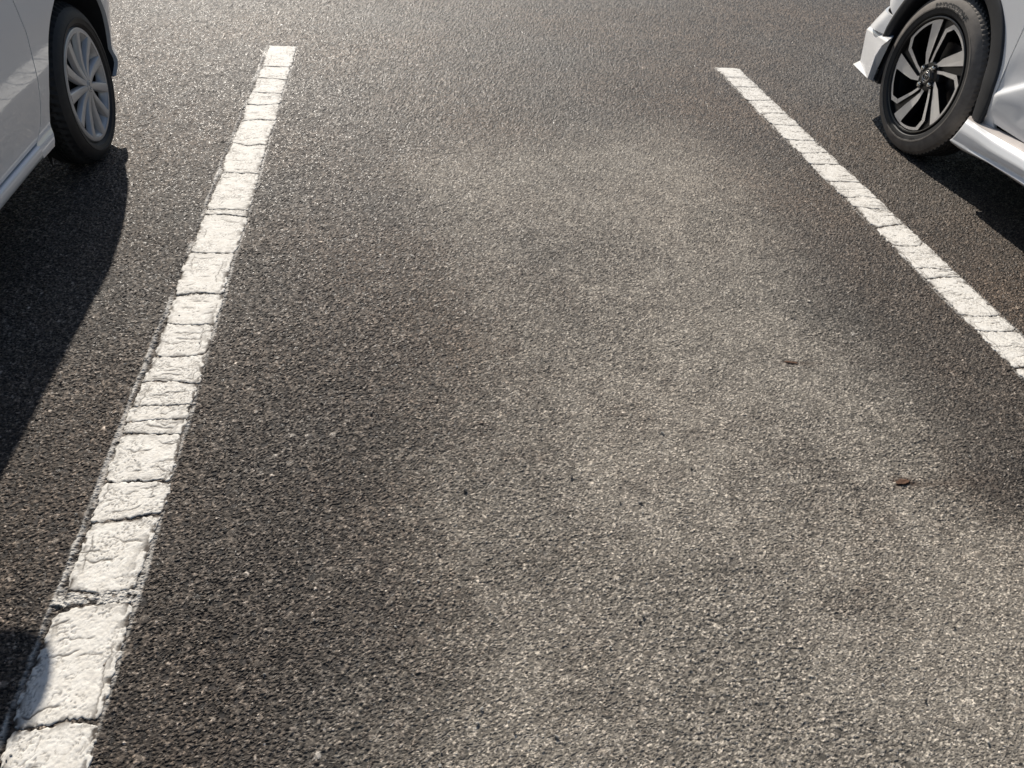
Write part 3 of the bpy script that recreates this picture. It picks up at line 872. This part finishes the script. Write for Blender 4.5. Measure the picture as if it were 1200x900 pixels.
        car.put('mirror_arm', pillar_pts, list(grid_quads(5, 8, closed_c=True)), M['plastic'], mo)
    box(car, 'underbody', (cx - 0.58, -0.15, 0.19), (cx + 0.58, 3.05, 0.27), M['dark'])
    box(car, 'engine_bay', (cx - 0.42, 2.40, 0.275), (cx + 0.42, 3.2, 0.62), M['dark'])
    # ---- wheels
    def wheel(sg, wy):
        xo = cx + sg * 0.712
        wroot = part_empty('wheel', root, (xo - base[0], wy - base[1], WZ))
        shift = np.array((xo - base[0], wy - base[1], WZ))
        class C2(Car): pass
        wc = Car(wroot, cx, X, tuple(np.array(base) + shift))
        make_tyre(wc, wroot, xo, wy, WZ, sg, 0.262, 0.184, 0.155, [M['tyre'], M['tyre_tread'], M['tyre']], 240, None, 6.0)
        # cover: outer flange and dished backing
        lathe(wc, 'cover_flange', [(0.186, 0.016), (0.184, 0.009), (0.178, 0.006), (0.170, 0.007), (0.166, 0.012), (0.163, 0.034)], xo, wy, WZ, sg, M['silver'], wroot, 120)
        lathe(wc, 'steel_wheel', [(0.168, 0.044), (0.13, 0.052), (0.08, 0.050), (0.05, 0.046), (0.004, 0.046)], xo, wy, WZ, sg, M['dark'], wroot, 72)
        dep = lambda r: 0.006 + 0.010 * max(0, (0.17 - r) / 0.17) ** 0.8 - 0.012 * math.exp(-(r / 0.05) ** 2)
        for k in range(11):
            a = math.radians(142.5 - 32.727 * k + (0 if sg > 0 else 20))
            cs, sn = math.cos(a), math.sin(a)
            # ridge-topped spoke as a loft of sections
            secs = []
            for t_ in np.linspace(0, 1, 9):
                r = 0.020 + t_ * 0.150
                wd = 0.0095 + 0.0065 * t_
                cv = 0.002 * math.sin(math.pi * t_)
                d = dep(r)
                row = []
                for (o_, dd) in ((-1.25, 0.016), (-1.0, 0.0012), (-0.80, 0.0), (0.80, 0.0), (1.0, 0.0012), (1.25, 0.016)):
                    off = o_ * wd + cv
                    row.append((xo - sg * (d + dd), wy + r * cs - off * sn, WZ + r * sn + off * cs))
                secs.append(row)
            o = surf(wc, 'cover_spoke', secs, M['silver'], wroot)
            # webs that narrow the openings near the rim
            a2 = a + math.radians(16.36)
            web = []
            for u in np.linspace(-1, 1, 9):
                aa = a2 + u * math.radians(13.5)
                r_in = 0.157 - 0.014 * abs(u) ** 2 - 0.008 * max(0, -u)
                web.append([(xo - sg * dd, wy + r * math.cos(aa), WZ + r * math.sin(aa)) for r, dd in ((0.167, 0.010), (0.161, 0.015), (r_in, 0.026), (r_in - 0.001, 0.034))])
            surf(wc, 'cover_web', web, M['silver'], wroot)
        lathe(wc, 'hub_cap', [(0.0005, 0.002), (0.012, 0.0025), (0.018, 0.004), (0.020, 0.007), (0.0215, 0.0075), (0.026, 0.010), (0.034, 0.022)], xo, wy, WZ, sg, M['silver'], wroot, 48)
        pts = [(-0.010, 0.006), (0.0, 0.013), (0.010, 0.006), (0.004, 0.003), (0.0, 0.006), (-0.003, 0.004), (0.010, -0.006), (0.0, -0.013), (-0.010, -0.006), (-0.004, -0.003), (0.0, -0.006), (0.003, -0.004)]
        prism(wc, 'emblem', pts, lambda r: 0.0006, 0.003, xo, wy, WZ, sg, [M['silver']], wroot)
    for sg in (1, -1):
        for wy in (FY, RY): wheel(sg, wy)
build_hatchback()

# ================================================================== car with two-tone alloy wheels and aero parts
def build_suv():
    base = (3.125, 1.75, 0.0)
    root = thing('parked_car', 'white car with aero flap and skirt, black wheel arch trim and two-tone alloy wheel', 'car', base, 'parked cars')
    cx = base[0]
    FY, RY, WZ = 3.0096, 0.485, 0.328
    pz = smooth_interp([0.15, 0.28, 0.315, 0.36, 0.42, 0.50, 0.62, 0.75, 0.88, 1.0, 1.06],
                       [0.800, 0.806, 0.820, 0.832, 0.838, 0.832, 0.830, 0.830, 0.822, 0.80, 0.78], 240, 4)
    def X(y, z, crease=False):
        y = np.asarray(y, float); z = np.asarray(z, float)
        v = pz(z)
        v = v - 3.2 * np.clip(y - 3.40, 0, 1) ** 2 - 0.8 * np.clip(0.10 - y, 0, 1) ** 2
        if not crease: return v
        # rising crease over the lower door: the body steps out below it
        zc = 0.428 + (2.565 - y) * 0.62
        zc = np.minimum(zc, 0.60)
        amt = sstep(2.600, 2.535, y) * sstep(0.15, 0.6, y)
        dz = zc - z
        v = v + amt * (0.009 * sstep(0.0, 0.030, dz) * sstep(0.16, 0.04, dz) - 0.007 * sstep(-0.16, 0.0, dz) * (dz < 0) - 0.007 * (dz >= 0) * sstep(0.030, 0.0, dz))
        return v
    car = Car(root, cx, X, base)
    W = M['silverwhite']
    yd = smooth_interp([0.30, 0.318, 0.35, 0.413, 0.532, 0.663, 0.80, 0.95],
                       [2.505, 2.516, 2.535, 2.560, 2.582, 2.593, 2.592, 2.58], 200, 3)
    ro = interp([-10, 5, 30, 60, 90, 150, 184], [0.379, 0.383, 0.400, 0.420, 0.432, 0.437, 0.447])
    for sg in (-1, 1):
        near = sg < 0
        fr = [(2.58, 0.298), (2.510, 0.298)] + [(float(yd(z)) + 0.005, float(z)) for z in (0.318, 0.35, 0.413, 0.47, 0.532, 0.6, 0.663, 0.80, 0.95)] + \
             [(2.9, 0.98), (3.4, 0.93), (3.62, 0.84), (3.62, 0.478), (3.38, 0.4765)]
        a_f = math.degrees(math.atan2(0.4765 - WZ, 3.38 - FY))
        Yg, Zg = polar_grid(FY, WZ, lambda a: float(ro(a)) - 0.012, fr, a_f, 184)
        car.patch('front_fender', Yg, Zg, sg, W)
        # bumper corner below the seam, faceted
        zz = np.linspace(0.394, 0.4735, 12)
        Yg = []; Zg = []
        for z in zz:
            a = 10.0
            for _ in range(6): a = math.degrees(math.asin((z - WZ) / (float(ro(a)) - 0.012)))
            y0 = FY + (float(ro(a)) - 0.012) * math.cos(math.radians(a))
            Yg.append(np.linspace(y0, 3.66, 26)); Zg.append(z - 0.016 * (0.4735 - z) / 0.0795 * np.linspace(0, 1, 26))
        def Xb(y, z):
            u = (z - 0.395) / 0.08; v = (y - 3.36) / 0.16
            y0 = 3.40 + 0.06 * (1 - u)
            b_ = pz(np.maximum(z, 0.42)) - 3.2 * np.clip(y - y0, 0, 1) ** 2
            return b_
        car.patch('front_bumper', np.array(Yg), np.array(Zg), sg, W, Xfun=Xb)
        # black arch trim
        def arch(name, wy, rin_, rout, a0, a1, parent=None):
            A = np.linspace(a0, a1, 70); rows = []
            for a in A:
                ri = rin_(a); r2 = float(rout(a))
                c, s_ = math.cos(math.radians(a)), math.sin(math.radians(a))
                row = []
                for r, dx in ((ri + 0.004, -0.06), (ri, -0.012), (ri + 0.001, 0.001), (ri + 0.006, 0.003), (ri + 0.4 * (r2 - ri), 0.0065), (r2 - 0.010, 0.0075), (r2 - 0.002, 0.0055), (r2, 0.001), (r2 - 0.004, -0.012)):
                    y = wy + r * c; z = WZ + r * s_
                    row.append((cx + sg * (float(X(y, z)) * 0 + float(pz(max(z, 0.40))) - 3.2 * max(0, y - 3.40) ** 2 - 0.8 * max(0, 0.10 - y) ** 2 + dx), y, z))
                rows.append(row)
            return surf(car, name, rows, M['plastic'], parent)
        rin = interp([-10, 10, 30, 60, 90, 120, 160, 175, 186], [0.352, 0.352, 0.362, 0.374, 0.378, 0.374, 0.366, 0.372, 0.392])
        arch('arch_trim', FY, lambda a: float(rin(a)), ro, 6.5, 184)
        arch('arch_trim', RY, lambda a: 0.375, interp([-10, 190], [0.44, 0.44]), -3, 184)
        for nm, y0, hasfront in (('front_door', 1.50, True), ('rear_door', 0.80, False)):
            zr = np.concatenate([np.linspace(0.316, 0.36, 8), np.linspace(0.365, 0.66, 74), np.linspace(0.67, 0.99, 14)])
            tt = np.linspace(0, 1, 100)
            Yg = np.array([[y0 + ((float(yd(z)) if hasfront else 1.495) - y0) * t for t in tt] for z in zr])
            Zg = np.repeat(zr[:, None], 100, 1)
            d = car.patch(nm, Yg, Zg, sg, W, Xfun=(lambda y, z: X(y, z, True)))
            yh = y0 + 0.10; xh = cx + sg * (float(X(yh, 0.84)) + 0.012)
            pts = []
            for t in np.linspace(0, 1, 9):
                for a in np.linspace(0, 2 * math.pi, 8, endpoint=False):
                    pts.append((xh + sg * (0.018 * math.sin(math.pi * t) + 0.008 * math.cos(a)), yh + 0.18 * t, 0.84 + 0.013 * math.sin(a)))
            car.put('door_handle', pts, list(grid_quads(9, 8, closed_c=True)), W, d)
        qp = [(0.794, 0.31), (0.794, 0.99), (-0.1, 0.99), (-0.22, 0.6), (-0.2, 0.32)]
        Yg, Zg = polar_grid(RY, WZ, interp([-40, 220], [0.425, 0.425]), qp, -2, 183)
        car.patch('rear_quarter', Yg, Zg, sg, W)
        G = np.array([[(cx + sg * (float(pz(z)) - 0.045), y, z) for z in np.linspace(0.26, 0.97, 12)] for y in np.linspace(0.75, 2.62, 30)])
        surf(car, 'inner_panel', G, M['gapdark'])
        for wy in (FY, RY):
            a = np.radians(np.linspace(-14, 194, 48))
            G = np.array([[(cx + sg * xx, wy + rr_ * math.cos(t), WZ + rr_ * math.sin(t)) for xx, rr_ in ((0.832, 0.388), (0.80, 0.392), (0.53, 0.385), (0.52, 0.05))] for t in a])
            surf(car, 'wheel_liner', G, M['dark'])
        mx = (lambda P: [((2 * cx - p[0]) if not near else p[0], p[1], p[2]) for p in P])
        # side skirt: rows of its section, columns along the car
        rows = [(2.302, [(2.648, .293), (2.571, .296), (2.469, .303), (2.326, .313)]),
                (2.275, [(2.622, .292), (2.536, .292), (2.435, .2935), (2.280, .300)]),
                (2.258, [(2.607, .283), (2.518, .285), (2.415, .279), (2.241, .285)]),
                (2.250, [(2.608, .251), (2.508, .255), (2.406, .252), (2.216, .263)]),
                (2.256, [(2.626, .216), (2.516, .223), (2.410, .228), (2.210, .243)]),
                (2.272, [(2.634, .205), (2.540, .211), (2.410, .218), (2.208, .231)]),
                (2.258, [(2.642, .194), (2.555, .196), (2.413, .209), (2.206, .219)]),
                (2.280, [(2.654, .179), (2.570, .179), (2.416, .198), (2.205, .202)]),
                (2.320, [(2.650, .182), (2.566, .182), (2.416, .200), (2.205, .204)])]
        def dense(cols):
            y_last, z_last = cols[-1]
            cols = cols + [(1.4, z_last), (0.86, z_last)]
            c = np.array(cols); k = np.linspace(0, len(c) - 1, 41)
            yv = np.interp(k, np.arange(len(c)), c[:, 0]); zv = np.interp(k, np.arange(len(c)), c[:, 1])
            for _ in range(4):      # ease the corners between the measured stations
                zv[1:-1] = 0.25 * zv[:-2] + 0.5 * zv[1:-1] + 0.25 * zv[2:]
            return np.stack([yv, zv], 1)
        D = [(x, dense(c)) for x, c in rows]
        def groove(j, x, i):      # the groove fades in behind the nose of the skirt
            if i == 5: return 2.259 + (x - 2.259) * min(1, max(0, (j - 8) / 10))
            return x
        G = np.array([[mx([(groove(j, x, i), c[j, 0], c[j, 1])])[0] for j in range(41)] for i, (x, c) in enumerate(D)])
        # closed end at the nose
        nose = G[:, 0].copy(); nose2 = nose + np.array(((0.06 if near else -0.06), -0.012, 0.002)); 
        G2 = np.concatenate([nose2[:, None], G], 1)
        sk = surf(car, 'side_skirt', G2[1:], W)
        bm = bmesh.new(); bm.from_mesh(sk.data); cl = bm.edges.layers.float.new('crease_edge')
        for e in bm.edges:
            if len(e.link_faces) == 2 and e.calc_face_angle(0) > 0.30: e[cl] = 0.80
            elif len(e.link_faces) == 1: e[cl] = 1.0
        bm.to_mesh(sk.data); bm.free()
        sub = sk.modifiers.new('soften', 'SUBSURF'); sub.levels = 2; sub.render_levels = 2
        st = surf(car, 'sill_strip', np.concatenate([G[:1] + np.array(((0.02 if near else -0.02), 0, 0.001)), G[:2] + np.array((0, 0, 0.0006))]), M['strip'])
        # aero flap on the bumper corner
        V = {k: np.array(v) for k, v in dict(
            A=(2.362, 3.640, 0.361), A2=(2.352, 3.640, 0.349), C0=(2.372, 3.648, 0.339), C=(2.365, 3.652, 0.318), E=(2.365, 3.612, 0.202), G=(2.335, 3.622, 0.185), B=(2.254, 3.288, 0.394), B2=(2.249, 3.289, 0.386), D0=(2.268, 3.345, 0.366), R1=(2.252, 3.320, 0.359), R2=(2.250, 3.335, 0.309), F=(2.248, 3.324, 0.209), 
            Q0=(2.280, 3.314, .385), Q1=(2.290, 3.340, .250), Q2=(2.285, 3.335, .196),
            A4=(2.60, 3.80, .362), C4=(2.60, 3.80, .319), E4=(2.60, 3.78, .203), G4=(2.58, 3.83, .186), T0=(2.44, 3.62, .395), T1=(2.305, 3.335, .399),
            H0=(2.40, 3.46, .205), H1=(2.40, 3.36, .198)).items()}
        names = list(V); pts = mx([V[k] for k in names])
        ix = {k: i for i, k in enumerate(names)}
        F = [('A', 'A2', 'B2', 'B'), ('A2', 'C', 'R1', 'B2'), ('C', 'R2', 'R1'), ('C', 'E', 'F', 'R2'), ('E', 'G', 'F'), ('B', 'B2', 'Q0'), ('B2', 'R1', 'Q0'),
             ('R1', 'R2', 'Q1', 'Q0'), ('R2', 'F', 'Q2', 'Q1'), ('A', 'A4', 'C4', 'C', 'A2'), ('C', 'C4', 'E4', 'E'), ('E', 'E4', 'G4', 'G'), ('A', 'B', 'T1', 'T0'), ('B', 'Q0', 'T1'),
             ('A', 'T0', 'A4'), ('F', 'G', 'H0', 'H1', 'Q2'), ('G', 'G4', 'H0')]
        fl = car.put('bumper_flap', pts, [[ix[k] for k in f] for f in F], W, smooth=False)
        bm = bmesh.new(); bm.from_mesh(fl.data); bmesh.ops.recalc_face_normals(bm, faces=bm.faces); bm.to_mesh(fl.data); bm.free()
        fl.data.update()
        bmd = fl.modifiers.new('round', 'BEVEL'); bmd.width = 0.004; bmd.segments = 3; bmd.limit_method = 'ANGLE'; bmd.angle_limit = R(14)
        for p in fl.data.polygons: p.use_smooth = True
        wnm = fl.modifiers.new('wn', 'WEIGHTED_NORMAL')
        # clip under the bumper edge
        box(car, 'splash_guard', (cx + sg * 0.80 if not near else cx - 0.82, 3.315, 0.19), (cx + sg * 0.62 if near else cx + 0.82, 3.345, 0.36), M['plastic']) if near else None
    xs = np.linspace(-1, 1, 21)
    G = [[(cx + u * (0.78 - 0.25 * max(0, y - 3.3)), y, 0.985 - 0.16 * max(0, (y - 2.9)) ** 1.5 + 0.05 * (1 - u ** 4)) for u in xs] for y in np.linspace(2.55, 3.62, 18)]
    surf(car, 'bonnet', G, W, thick=0.006)
    G = [[(cx + u * 0.72, 3.60 + 0.15 * (1 - abs(u) ** 3), z) for u in xs] for z in np.linspace(0.22, 0.86, 16)]
    surf(car, 'front_fascia', G, W, thick=0.006)
    G = [[(cx + u * 0.55, 3.76 - 0.04 * abs(u) ** 3, z) for u in xs] for z in (0.45, 0.52, 0.59, 0.66)]
    surf(car, 'grille', G, M['plastic'], thick=0.01)
    for sg in (1, -1):
        G = [[(cx + sg * (0.70 - 0.17 * u), 3.62 + 0.12 * (1 - (1 - u) ** 2), 0.72 + 0.10 * v) for u in np.linspace(0, 1, 8)] for v in np.linspace(0, 1, 5)]
        surf(car, 'headlight', G, M['lamp'], thick=0.02)
        G = [[(cx + sg * (0.80 - 0.12 * u), -0.235 - 0.04 * u, 0.78 + 0.16 * v) for u in np.linspace(0, 1, 5)] for v in np.linspace(0, 1, 5)]
        surf(car, 'tail_light', G, M['red'], thick=0.02)
    G = [[(cx + u * 0.80, -0.20 - 0.08 * (1 - abs(u) ** 3), z) for u in xs] for z in np.linspace(0.30, 1.02, 12)]
    surf(car, 'tailgate', G, W, thick=0.006)
    surf(car, 'roof', lerp_surf((cx - 0.62, -0.05, 1.55), (cx - 0.62, 1.75, 1.56), (cx + 0.62, 1.75, 1.56), (cx + 0.62, -0.05, 1.55), 16, 16, (0, 0, 0.055)), W, thick=0.02)
    surf(car, 'windscreen', lerp_surf((cx - 0.74, 2.56, 1.01), (cx - 0.615, 1.77, 1.555), (cx + 0.615, 1.77, 1.555), (cx + 0.74, 2.56, 1.01), 12, 14, (0, 0.07, 0.03)), M['glass'], thick=0.005)
    surf(car, 'rear_window', lerp_surf((cx - 0.72, -0.26, 1.02), (cx - 0.615, -0.07, 1.54), (cx + 0.615, -0.07, 1.54), (cx + 0.72, -0.26, 1.02), 8, 12, (0, -0.04, 0)), M['glass'], thick=0.005)
    def pillar(name, p, q, w, sg):
        p = np.array(p); q = np.array(q); d = np.array((0, w, 0)); n_ = np.array((sg * 0.02, 0, 0.008))
        P = [p - d / 2, p + d / 2, q + d / 2, q - d / 2]
        pts = [v + n_ for v in P] + [v - n_ for v in P]
        car.put(name, pts, [(0, 1, 2, 3), (7, 6, 5, 4), (0, 4, 5, 1), (1, 5, 6, 2), (2, 6, 7, 3), (3, 7, 4, 0)], W, smooth=False)
    for sg in (1, -1):
        b = cx + sg * 0.775; t = cx + sg * 0.622
        pillar('front_pillar', (b, 2.56, 0.985), (t, 1.77, 1.56), 0.10, sg)
        pillar('centre_pillar', (b, 1.50, 0.985), (t, 1.38, 1.565), 0.10, sg)
        pillar('rear_pillar', (b, 0.05, 0.985), (t, 0.08, 1.56), 0.36, sg)
        for (a0, a1, c0, c1) in ((1.56, 2.50, 1.44, 1.72), (0.24, 1.44, 0.27, 1.32)):
            surf(car, 'side_window', lerp_surf((b - sg * 0.004, a0, 0.99), (t - sg * 0.004, c0, 1.555), (t - sg * 0.004, c1, 1.555), (b - sg * 0.004, a1, 0.99), 6, 8, (sg * 0.02, 0, 0)), M['glass'], thick=0.004)
        c = np.array((cx + sg * 0.94, 2.25, 1.08)); pts = []
        for t_ in np.linspace(0, 1, 11):
            ang = math.pi * t_
            for a in np.linspace(0, 2 * math.pi, 20, endpoint=False):
                ca, sa = math.cos(a), math.sin(a)
                rr_ = math.sin(ang) ** 0.45 if 0 < t_ < 1 else 0.02
                pts.append((c[0] + math.copysign(abs(ca) ** 0.6, ca) * 0.11 * rr_, c[1] - 0.05 * math.cos(ang), c[2] + math.copysign(abs(sa) ** 0.6, sa) * 0.075 * rr_))
        mo = car.put('door_mirror', pts, list(grid_quads(11, 20, closed_c=True)), W)
        pp = []
        for t_ in np.linspace(0, 1, 5):
            for a in np.linspace(0, 2 * math.pi, 8, endpoint=False):
                pp.append((cx + sg * (0.76 + 0.12 * t_), 2.26 + 0.025 * math.cos(a), 1.0 + 0.05 * t_ + 0.018 * math.sin(a)))
        car.put('mirror_arm', pp, list(grid_quads(5, 8, closed_c=True)), M['plastic'], mo)
    box(car, 'underbody', (cx - 0.72, -0.15, 0.21), (cx + 0.72, 3.55, 0.30), M['dark'])
    box(car, 'engine_bay', (cx - 0.50, 2.65, 0.305), (cx + 0.50, 3.5, 0.72), M['dark'])

    # ---- alloy wheels
    def rot(p, a):
        c, s_ = math.cos(a), math.sin(a)
        return [(x * c - y * s_, x * s_ + y * c) for x, y in p]
    pol = lambda deg, r: (r * math.cos(math.radians(deg)), r * math.sin(math.radians(deg)))
    def wheel(sg, wy, detail):
        xo = cx + sg * 0.833                       # outer sidewall plane
        wroot = part_empty('wheel', root, (xo - base[0], wy - base[1], WZ))
        wc = Car(wroot, cx, X, (xo, wy, WZ))
        make_tyre(wc, wroot, xo, wy, WZ, sg, 0.333, 0.232, 0.195, [M['tyre'], M['tyre_tread'], M['tyre_dusty']], 360, (0.36, 0.95), 4.0)
        lathe(wc, 'rim_lip', [(0.236, 0.020), (0.2365, 0.006), (0.233, 0.0045), (0.2285, 0.006), (0.2270, 0.014), (0.224, 0.030)], xo, wy, WZ, sg, M['gloss_black'], wroot, 128)
        lathe(wc, 'rim_barrel', [(0.2245, 0.022), (0.216, 0.045), (0.205, 0.085), (0.200, 0.180)], xo, wy, WZ, sg, M['gloss_black'], wroot, 96)
        lathe(wc, 'brake_disc', [(0.138, 0.108), (0.140, 0.100), (0.139, 0.092), (0.085, 0.092), (0.080, 0.080), (0.060, 0.075), (0.003, 0.075)], xo, wy, WZ, sg, M['steel'], wroot, 72)
        lathe(wc, 'wheel_centre', [(0.066, 0.060), (0.064, 0.034), (0.061, 0.028), (0.056, 0.0255), (0.036, 0.025), (0.034, 0.020), (0.0325, 0.018), (0.024, 0.0170), (0.0005, 0.0165)], xo, wy, WZ, sg, M['gloss_black'], wroot, 64)
        dep = lambda r: 0.012 + 0.012 * max(0.0, min(1.0, (0.215 - r) / 0.155)) ** 1.2
        A0 = math.radians(79.4) if detail else math.radians(50)
        for k in range(5):
            a = A0 + k * math.radians(72)
            flip = (lambda P: P) if sg < 0 else (lambda P: [(p[0], p[1]) for p in P])
            sp = part_outline = [pol(0, .2235), pol(-6, .224), pol(-12, .224), pol(-17, .2235), pol(-17.5, .204), (0.140, -0.0585), (0.088, -0.055), (0.044, -0.0400), (0.050, -0.022), (0.0634, -0.0285), (0.145, -0.0135)]
            blade = prism(wc, 'rim_spoke', rot(sp, a), dep, 0.040, xo, wy, WZ, sg, [M['machined'], M['gloss_black']], wroot, 0.02)
            arc_o = [pol(d, .2237) for d in np.linspace(-16.5, -52.5, 10)]
            arc_i = [pol(d, r) for d, r in zip(np.linspace(-48.5, -16.8, 9), np.linspace(.2105, .2145, 9))]
            prism(wc, 'rim_arc', rot(arc_o + [pol(-63, .193), pol(-57.5, .184)] + arc_i, a), dep, 0.028, xo, wy, WZ, sg, [M['machined'], M['gloss_black']], wroot, 0.01)
            arm = [pol(-57.7, .1835), pol(-63.2, .1925), pol(-73, .100), pol(-86, .056), pol(-72, .058), pol(-66, .095)]
            prism(wc, 'rim_arm', rot(arm, a), dep, 0.030, xo, wy, WZ, sg, [M['machined'], M['gloss_black']], wroot, 0.02)
            # black recessed web between this spoke and the next arm
            web = [pol(1.5, .222), pol(10, .222), pol(19, .222), pol(11, .193), pol(0, .102), pol(-16, .064), pol(-24, .070)]
            prism(wc, 'rim_web', rot(web, a), lambda r: dep(r) + 0.010, 0.03, xo, wy, WZ, sg, [M['gloss_black']], wroot)
        for k in range(4):
            a = math.radians(90 * k + 28.5)
            ny, nz = 0.047 * math.cos(a), 0.047 * math.sin(a)
            lathe(wc, 'lug_seat', [(0.0165, 0.030), (0.0165, 0.0205), (0.0150, 0.0195), (0.0135, 0.0205), (0.0125, 0.030)], xo, wy + ny, WZ + nz, sg, M['gloss_black'], wroot, 24)
            lathe(wc, 'lug_nut', [(0.0108, 0.030), (0.0102, 0.014), (0.0085, 0.0105), (0.005, 0.009), (0.0003, 0.0085)], xo, wy + ny, WZ + nz, sg, M['chrome'], wroot, 12)
        # emblem on the centre cap: ring with two crossing ovals
        def oval(name, ry, rz, cy_, cz_, th):
            n = 40; pts = []
            for i in range(n):
                t = 2 * math.pi * i / n
                for j in range(6):
                    p = 2 * math.pi * j / 6
                    pts.append((xo - sg * (0.0155 - th * 0.8 * math.sin(p)), wy + cy_ + (ry + th * math.cos(p)) * math.cos(t), WZ + cz_ + (rz + th * math.cos(p)) * math.sin(t)))
            return pts, n
        P = []; Fq = []
        for (ry, rz, cy_, cz_) in ((0.0235, 0.0235, 0, 0), (0.0225, 0.0155, 0, 0), (0.0065, 0.0148, 0, 0), (0.0150, 0.0060, 0, 0.0085)):
            pts, n = oval('', ry, rz, cy_, cz_, 0.0014)
            Fq += [tuple(i + len(P) for i in f) for f in grid_quads(n, 6, closed_c=True, closed_r=True)]
            P += pts
        wc.put('emblem', P, Fq, M['chrome'], wroot)
        if detail:
            v, f = text_mesh('BRIDGESTONE')
            x0, x1 = v[:, 0].min(), v[:, 0].max(); y0, y1 = v[:, 1].min(), v[:, 1].max()
            ang = np.radians(66.5 + (v[:, 0] - x0) / (x1 - x0) * (113.5 - 66.5)); rad = 0.2645 + (v[:, 1] - y0) / (y1 - y0) * 0.0245
            dd = np.interp((rad - 0.232) / 0.101, [0.33, 0.34, 0.40, 0.41, 0.55, 0.70], [0.0005, -0.0012, -0.0014, 0.0, 0.0025, 0.0095])
            P = np.stack([xo - sg * (dd - 0.0012), wy + rad * np.cos(ang), WZ + rad * np.sin(ang)], -1)
            wc.put('tyre_lettering', P, f, M['letter'], wroot, smooth=False)
            # worn small print low on the sidewall: raised marks too blurred to read
            P = []; Fq = []
            rr = random.Random(3)
            for (a0, a1) in ((-64, -74), (-77, -101), (-110, -118)):
                a = a0
                while a > a1:
                    wdt = rr.uniform(0.9, 1.5); r0 = 0.2555 + rr.uniform(0, 0.002); r1 = r0 + rr.uniform(0.006, 0.009)
                    q = len(P)
                    for (aa, r) in ((a, r0), (a, r1), (a - wdt, r1), (a - wdt, r0)):
                        P.append((xo + sg * 0.0011, wy + r * math.cos(R(aa)), WZ + r * math.sin(R(aa))))
                    Fq.append((q, q + 1, q + 2, q + 3)); a -= wdt + rr.uniform(0.35, 0.7)
            o = wc.put('tyre_print', P, Fq, M['letter'], wroot, smooth=False); o['kind'] = 'stuff'
    for sg in (-1, 1):
        for wy in (FY, RY): wheel(sg, wy, sg < 0 and wy == FY)
build_suv()
